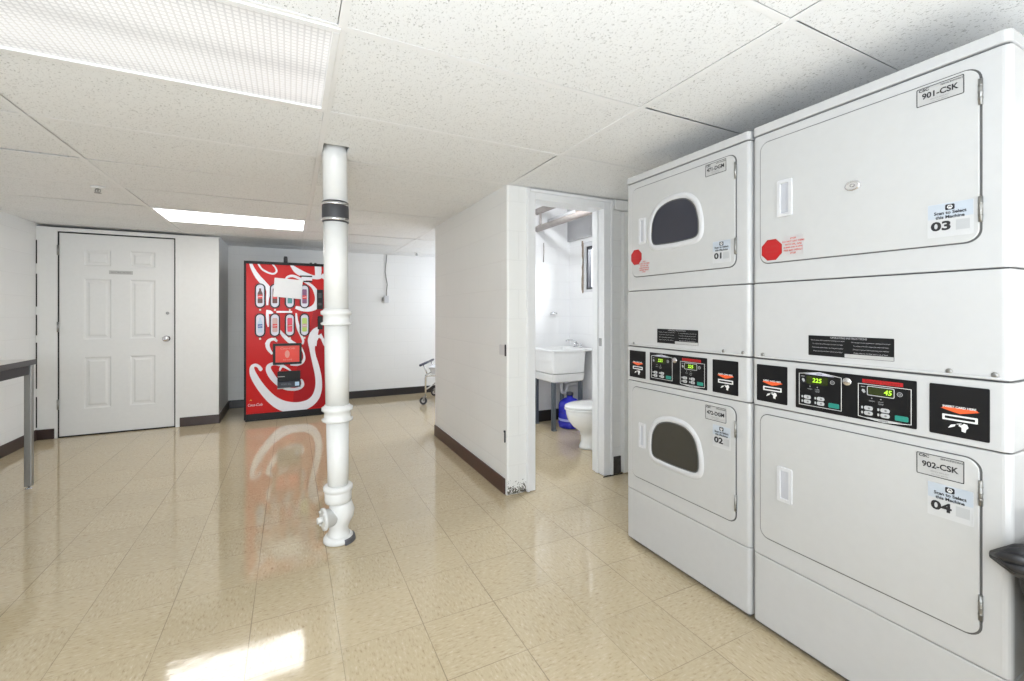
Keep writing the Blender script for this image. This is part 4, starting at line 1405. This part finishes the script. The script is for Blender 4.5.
# ------------------------------------------------------------------ washroom: tub, jug, toilet, pipes
t = thing('laundry_tub', 'white plastic laundry tub on grey legs against the washroom wall', 'sink', (2.66, 4.13, 0))
tb = MB()
def rloop(x0, x1, y0, y1, z, r=.03, n=4):
    return [(x, y, z) for x, y in rr(x0, x1, y0, y1, r, n)]
X0, X1, Y0, Y1 = -.235, .195, -.225, .225
XD = .085            # the rim runs on as a deck to the wall
ls = [rloop(X0 + .045, X1 - .04, Y0 + .045, Y1 - .04, .595), rloop(X0 + .012, X1 - .012, Y0 + .012, Y1 - .012, .60), rloop(X0, X1, Y0, Y1, .822), rloop(X0 - .012, X1 + XD, Y0 - .012, Y1 + .008, .826),
      rloop(X0 - .014, X1 + XD, Y0 - .014, Y1 + .008, .846), rloop(X0 - .006, X1 + XD - .006, Y0 - .006, Y1 + .004, .852), rloop(X0 + .03, X1 - .02, Y0 + .03, Y1 - .03, .850), rloop(X0 + .04, X1 - .03, Y0 + .04, Y1 - .04, .83), rloop(X0 + .06, X1 - .05, Y0 + .06, Y1 - .06, .61)]
tb.loft(ls, 0, False, True)
tb.build('tub_basin', M_TUB, t, bevel=.003)
sk = MB()
sk.loft([rloop(X0 + .04, X1 - .04, Y0 + .04, Y1 - .04, .50), rloop(X0 + .016, X1 - .016, Y0 + .016, Y1 - .016, .515), rloop(X0 + .006, X1 - .006, Y0 + .006, Y1 - .006, .592)], 0, False, True)
sk.build('tub_skirt', M_TUB, t, bevel=.003)
for x in (X0 + .045, X1 - .045):
    for y in (Y0 + .045, Y1 - .045):
        MB().box(x - .022, x + .022, y - .003, y + .003, 0.012, .51).box(x - .022, x - .016, y - .022, y + .022, 0.012, .51).box(x - .022, x + .022, y - .022, y + .022, 0.001, .014).build('leg', M_GALV, t)
fc = MB()
fc.tube([(.235, -.06, .856), (.235, .06, .856)], .016, 10).lathe([(.014, .852), (.013, .90)], .235, 0, 12)
fc.tube([(.235, 0, .885), (.21, 0, .915), (.16, 0, .932), (.10, 0, .940), (.075, 0, .925)], .010, 10)
fau = fc.build('faucet', M_CHROME, t)
for y in (-.06, .06):
    MB().tube([(.235, y, .852), (.235, y, .885)], .014, 10).tube([(.215, y - .03, .893), (.255, y + .03, .893)], .007, 8).build('tap_handle', M_CHROME, fau)
MB().tube([(.02, 0, .50), (.02, 0, .40), (.03, 0, .365), (.055, 0, .352), (.08, 0, .365), (.088, 0, .40), (.10, 0, .43), (.14, 0, .44), (.27, 0, .44)], .021, 12).build('drain_trap', M_PLASTIC, t)

t = thing('water_jug', 'deep blue water jug on the floor under the laundry tub', 'jug', (2.715, 4.02, 0))
MB().lathe([(.105, .001), (.122, .012), (.124, .060), (.118, .068), (.124, .078), (.124, .150), (.118, .158), (.124, .168), (.124, .235), (.112, .275), (.075, .305), (.035, .320), (.032, .345)], n=30).build('jug_body', M_BLUE, t)
MB().lathe([(.036, .3455), (.038, .35), (.037, .375), (.030, .378)], n=20).build('jug_cap', M_NAVY, t)
MB().lathe([(.1243, .082), (.1245, .084), (.1245, .104), (.1243, .106)], n=30, cap=False).build('jug_label', mat('jug_label_pale', (.35, .38, .72), .4), t)

t = thing('toilet', 'white porcelain toilet with closed lid seen past the washroom door frame', 'toilet', (2.47, 3.335, 0))
t.scale = (1, 1, .93)


def egg(x0, x1, hw, z, n=32, cy=0):
    cx = (x0 + x1) / 2
    a = (x1 - x0) / 2
    return [(cx - a * math.cos(2 * PI * i / n), cy - hw * math.sin(2 * PI * i / n) * (1 + .12 * math.cos(2 * PI * i / n) * -1), z) for i in range(n)]


bw_ = MB()
bw_.loft([egg(-.105, .18, .112, .001), egg(-.102, .18, .108, .02), egg(-.085, .18, .092, .06), egg(-.085, .19, .092, .12), egg(-.105, .20, .105, .17), egg(-.165, .22, .140, .215), egg(-.215, .23, .168, .28), egg(-.235, .24, .180, .345), egg(-.238, .24, .182, .385)])
bw_.build('toilet_bowl', M_PORC, t)
st = MB()
st.loft([egg(-.248, .20, .190, .387), egg(-.250, .20, .192, .392), egg(-.250, .20, .192, .402), egg(-.246, .20, .188, .405)])
st.build('toilet_seat', M_PORC, t)
ld = MB()
ld.loft([egg(-.244, .20, .186, .408), egg(-.248, .20, .190, .412), egg(-.246, .20, .188, .424), egg(-.225, .19, .170, .431), egg(-.12, .12, .09, .434)])
ld.build('toilet_lid', M_PORC, t)
MB().slab([(x, y) for x, y in rr(.20, .40, -.10, .10, .02, 3)], .001, .385).build('pedestal_back', M_PORC, t, bevel=.01)
tk = MB()
tk.loft([rloop(.30, .465, -.20, .20, .39), rloop(.29, .47, -.215, .215, .70)], 0, False, True)
tk.build('tank', M_PORC, t, bevel=.006)
MB().slab(rr(.28, .475, -.225, .225, .02, 3), .7005, .735).build('tank_lid', M_PORC, t, bevel=.006)
MB().tube([(.288, -.15, .655), (.270, -.15, .655), (.266, -.10, .650)], .007, 8).build('flush_handle', M_CHROME, t)

t = thing('overhead_pipe', 'thick grey pipe running under the washroom ceiling, lower of the two', 'pipe', (2.50, 3.6, 2.19), 0)
p = MB()
p.tube([(0, -.76, 0), (0, .765, 0)], .033, 14)
p.tube([(0, .68, 0), (0, .68, .16)], .012, 10)
p.build('pipe_run', M_RUSTY, t)
t = thing('overhead_pipe', 'grey pipe close under the washroom ceiling, upper of the two', 'pipe', (2.50, 3.6, 2.385), 0)
MB().tube([(0, -.76, 0), (0, .765, 0)], .036, 14).build('pipe_run', M_RUSTY, t)
MB().box(-.005, .005, .10, .13, .0, .23).build('pipe_hanger', M_STEEL, t)
t = thing('water_pipe', 'white pipe with a metal coupling between the grey washroom pipes', 'pipe', (2.60, 3.66, 2.27), 0)
MB().tube([(0, 0, 0), (0, .60, 0)], .024, 12).build('pipe_run', M_PLASTIC, t)
MB().tube([(0, -.045, 0), (0, .04, 0)], .036, 14).build('pipe_coupling', mat('coupling_brass', (.42, .36, .30), .4, metal=.5), t)
MB().tube([(0, -.045, 0), (0, -.83, 0)], .022, 12).build('pipe_tail', M_RUSTY, t)
struct('trim_6', MB().box(2.915, BXR, 2.82, 4.365, 2.075, 2.60), M_DUCT)
t = thing('pipe_stub', 'small chrome tap stub on the washroom rear wall above the tub', 'valve', (2.70, 4.37, 1.235))
MB().tube([(0, -.001, 0), (0, -.035, 0)], .014, 10).tube([(0, -.030, 0), (.05, -.032, -.002)], .011, 10).build('stub', M_CHROME, t)
MB().tube([(-.02, -.03, .0), (-.02, -.03, -.02)], .018, 8).build('stub_cap', M_PLASTIC, t)
t = thing('fill_bulb', 'added unseen lamp globe brightening the washroom from its ceiling', 'lamp', (2.05, 3.15, ZT))  # unseen lamp added to brighten the washroom walls
MB().lathe([(.055, -.001), (.058, -.02), (.040, -.045)], n=20).build('lamp_holder', M_PORC, t)
MB().lathe([(.030, -.046), (.060, -.070), (.078, -.110), (.070, -.150), (.040, -.175), (.010, -.184)], n=20).build('globe', mat('fill_globe', (.8, .8, .8), .4, emit=(.93, .96, 1.0), es=150), t)
# conduit drop and open joints on the rear wall
t = thing('wall_conduit', 'short grey conduit stuck on the washroom rear wall under the pipes', 'conduit', (2.585, 4.37, 1.93))
MB().tube([(0, -.008, -.11), (.006, -.008, .0), (.004, -.008, .11)], .006, 6).build('conduit', M_RUSTY, t)
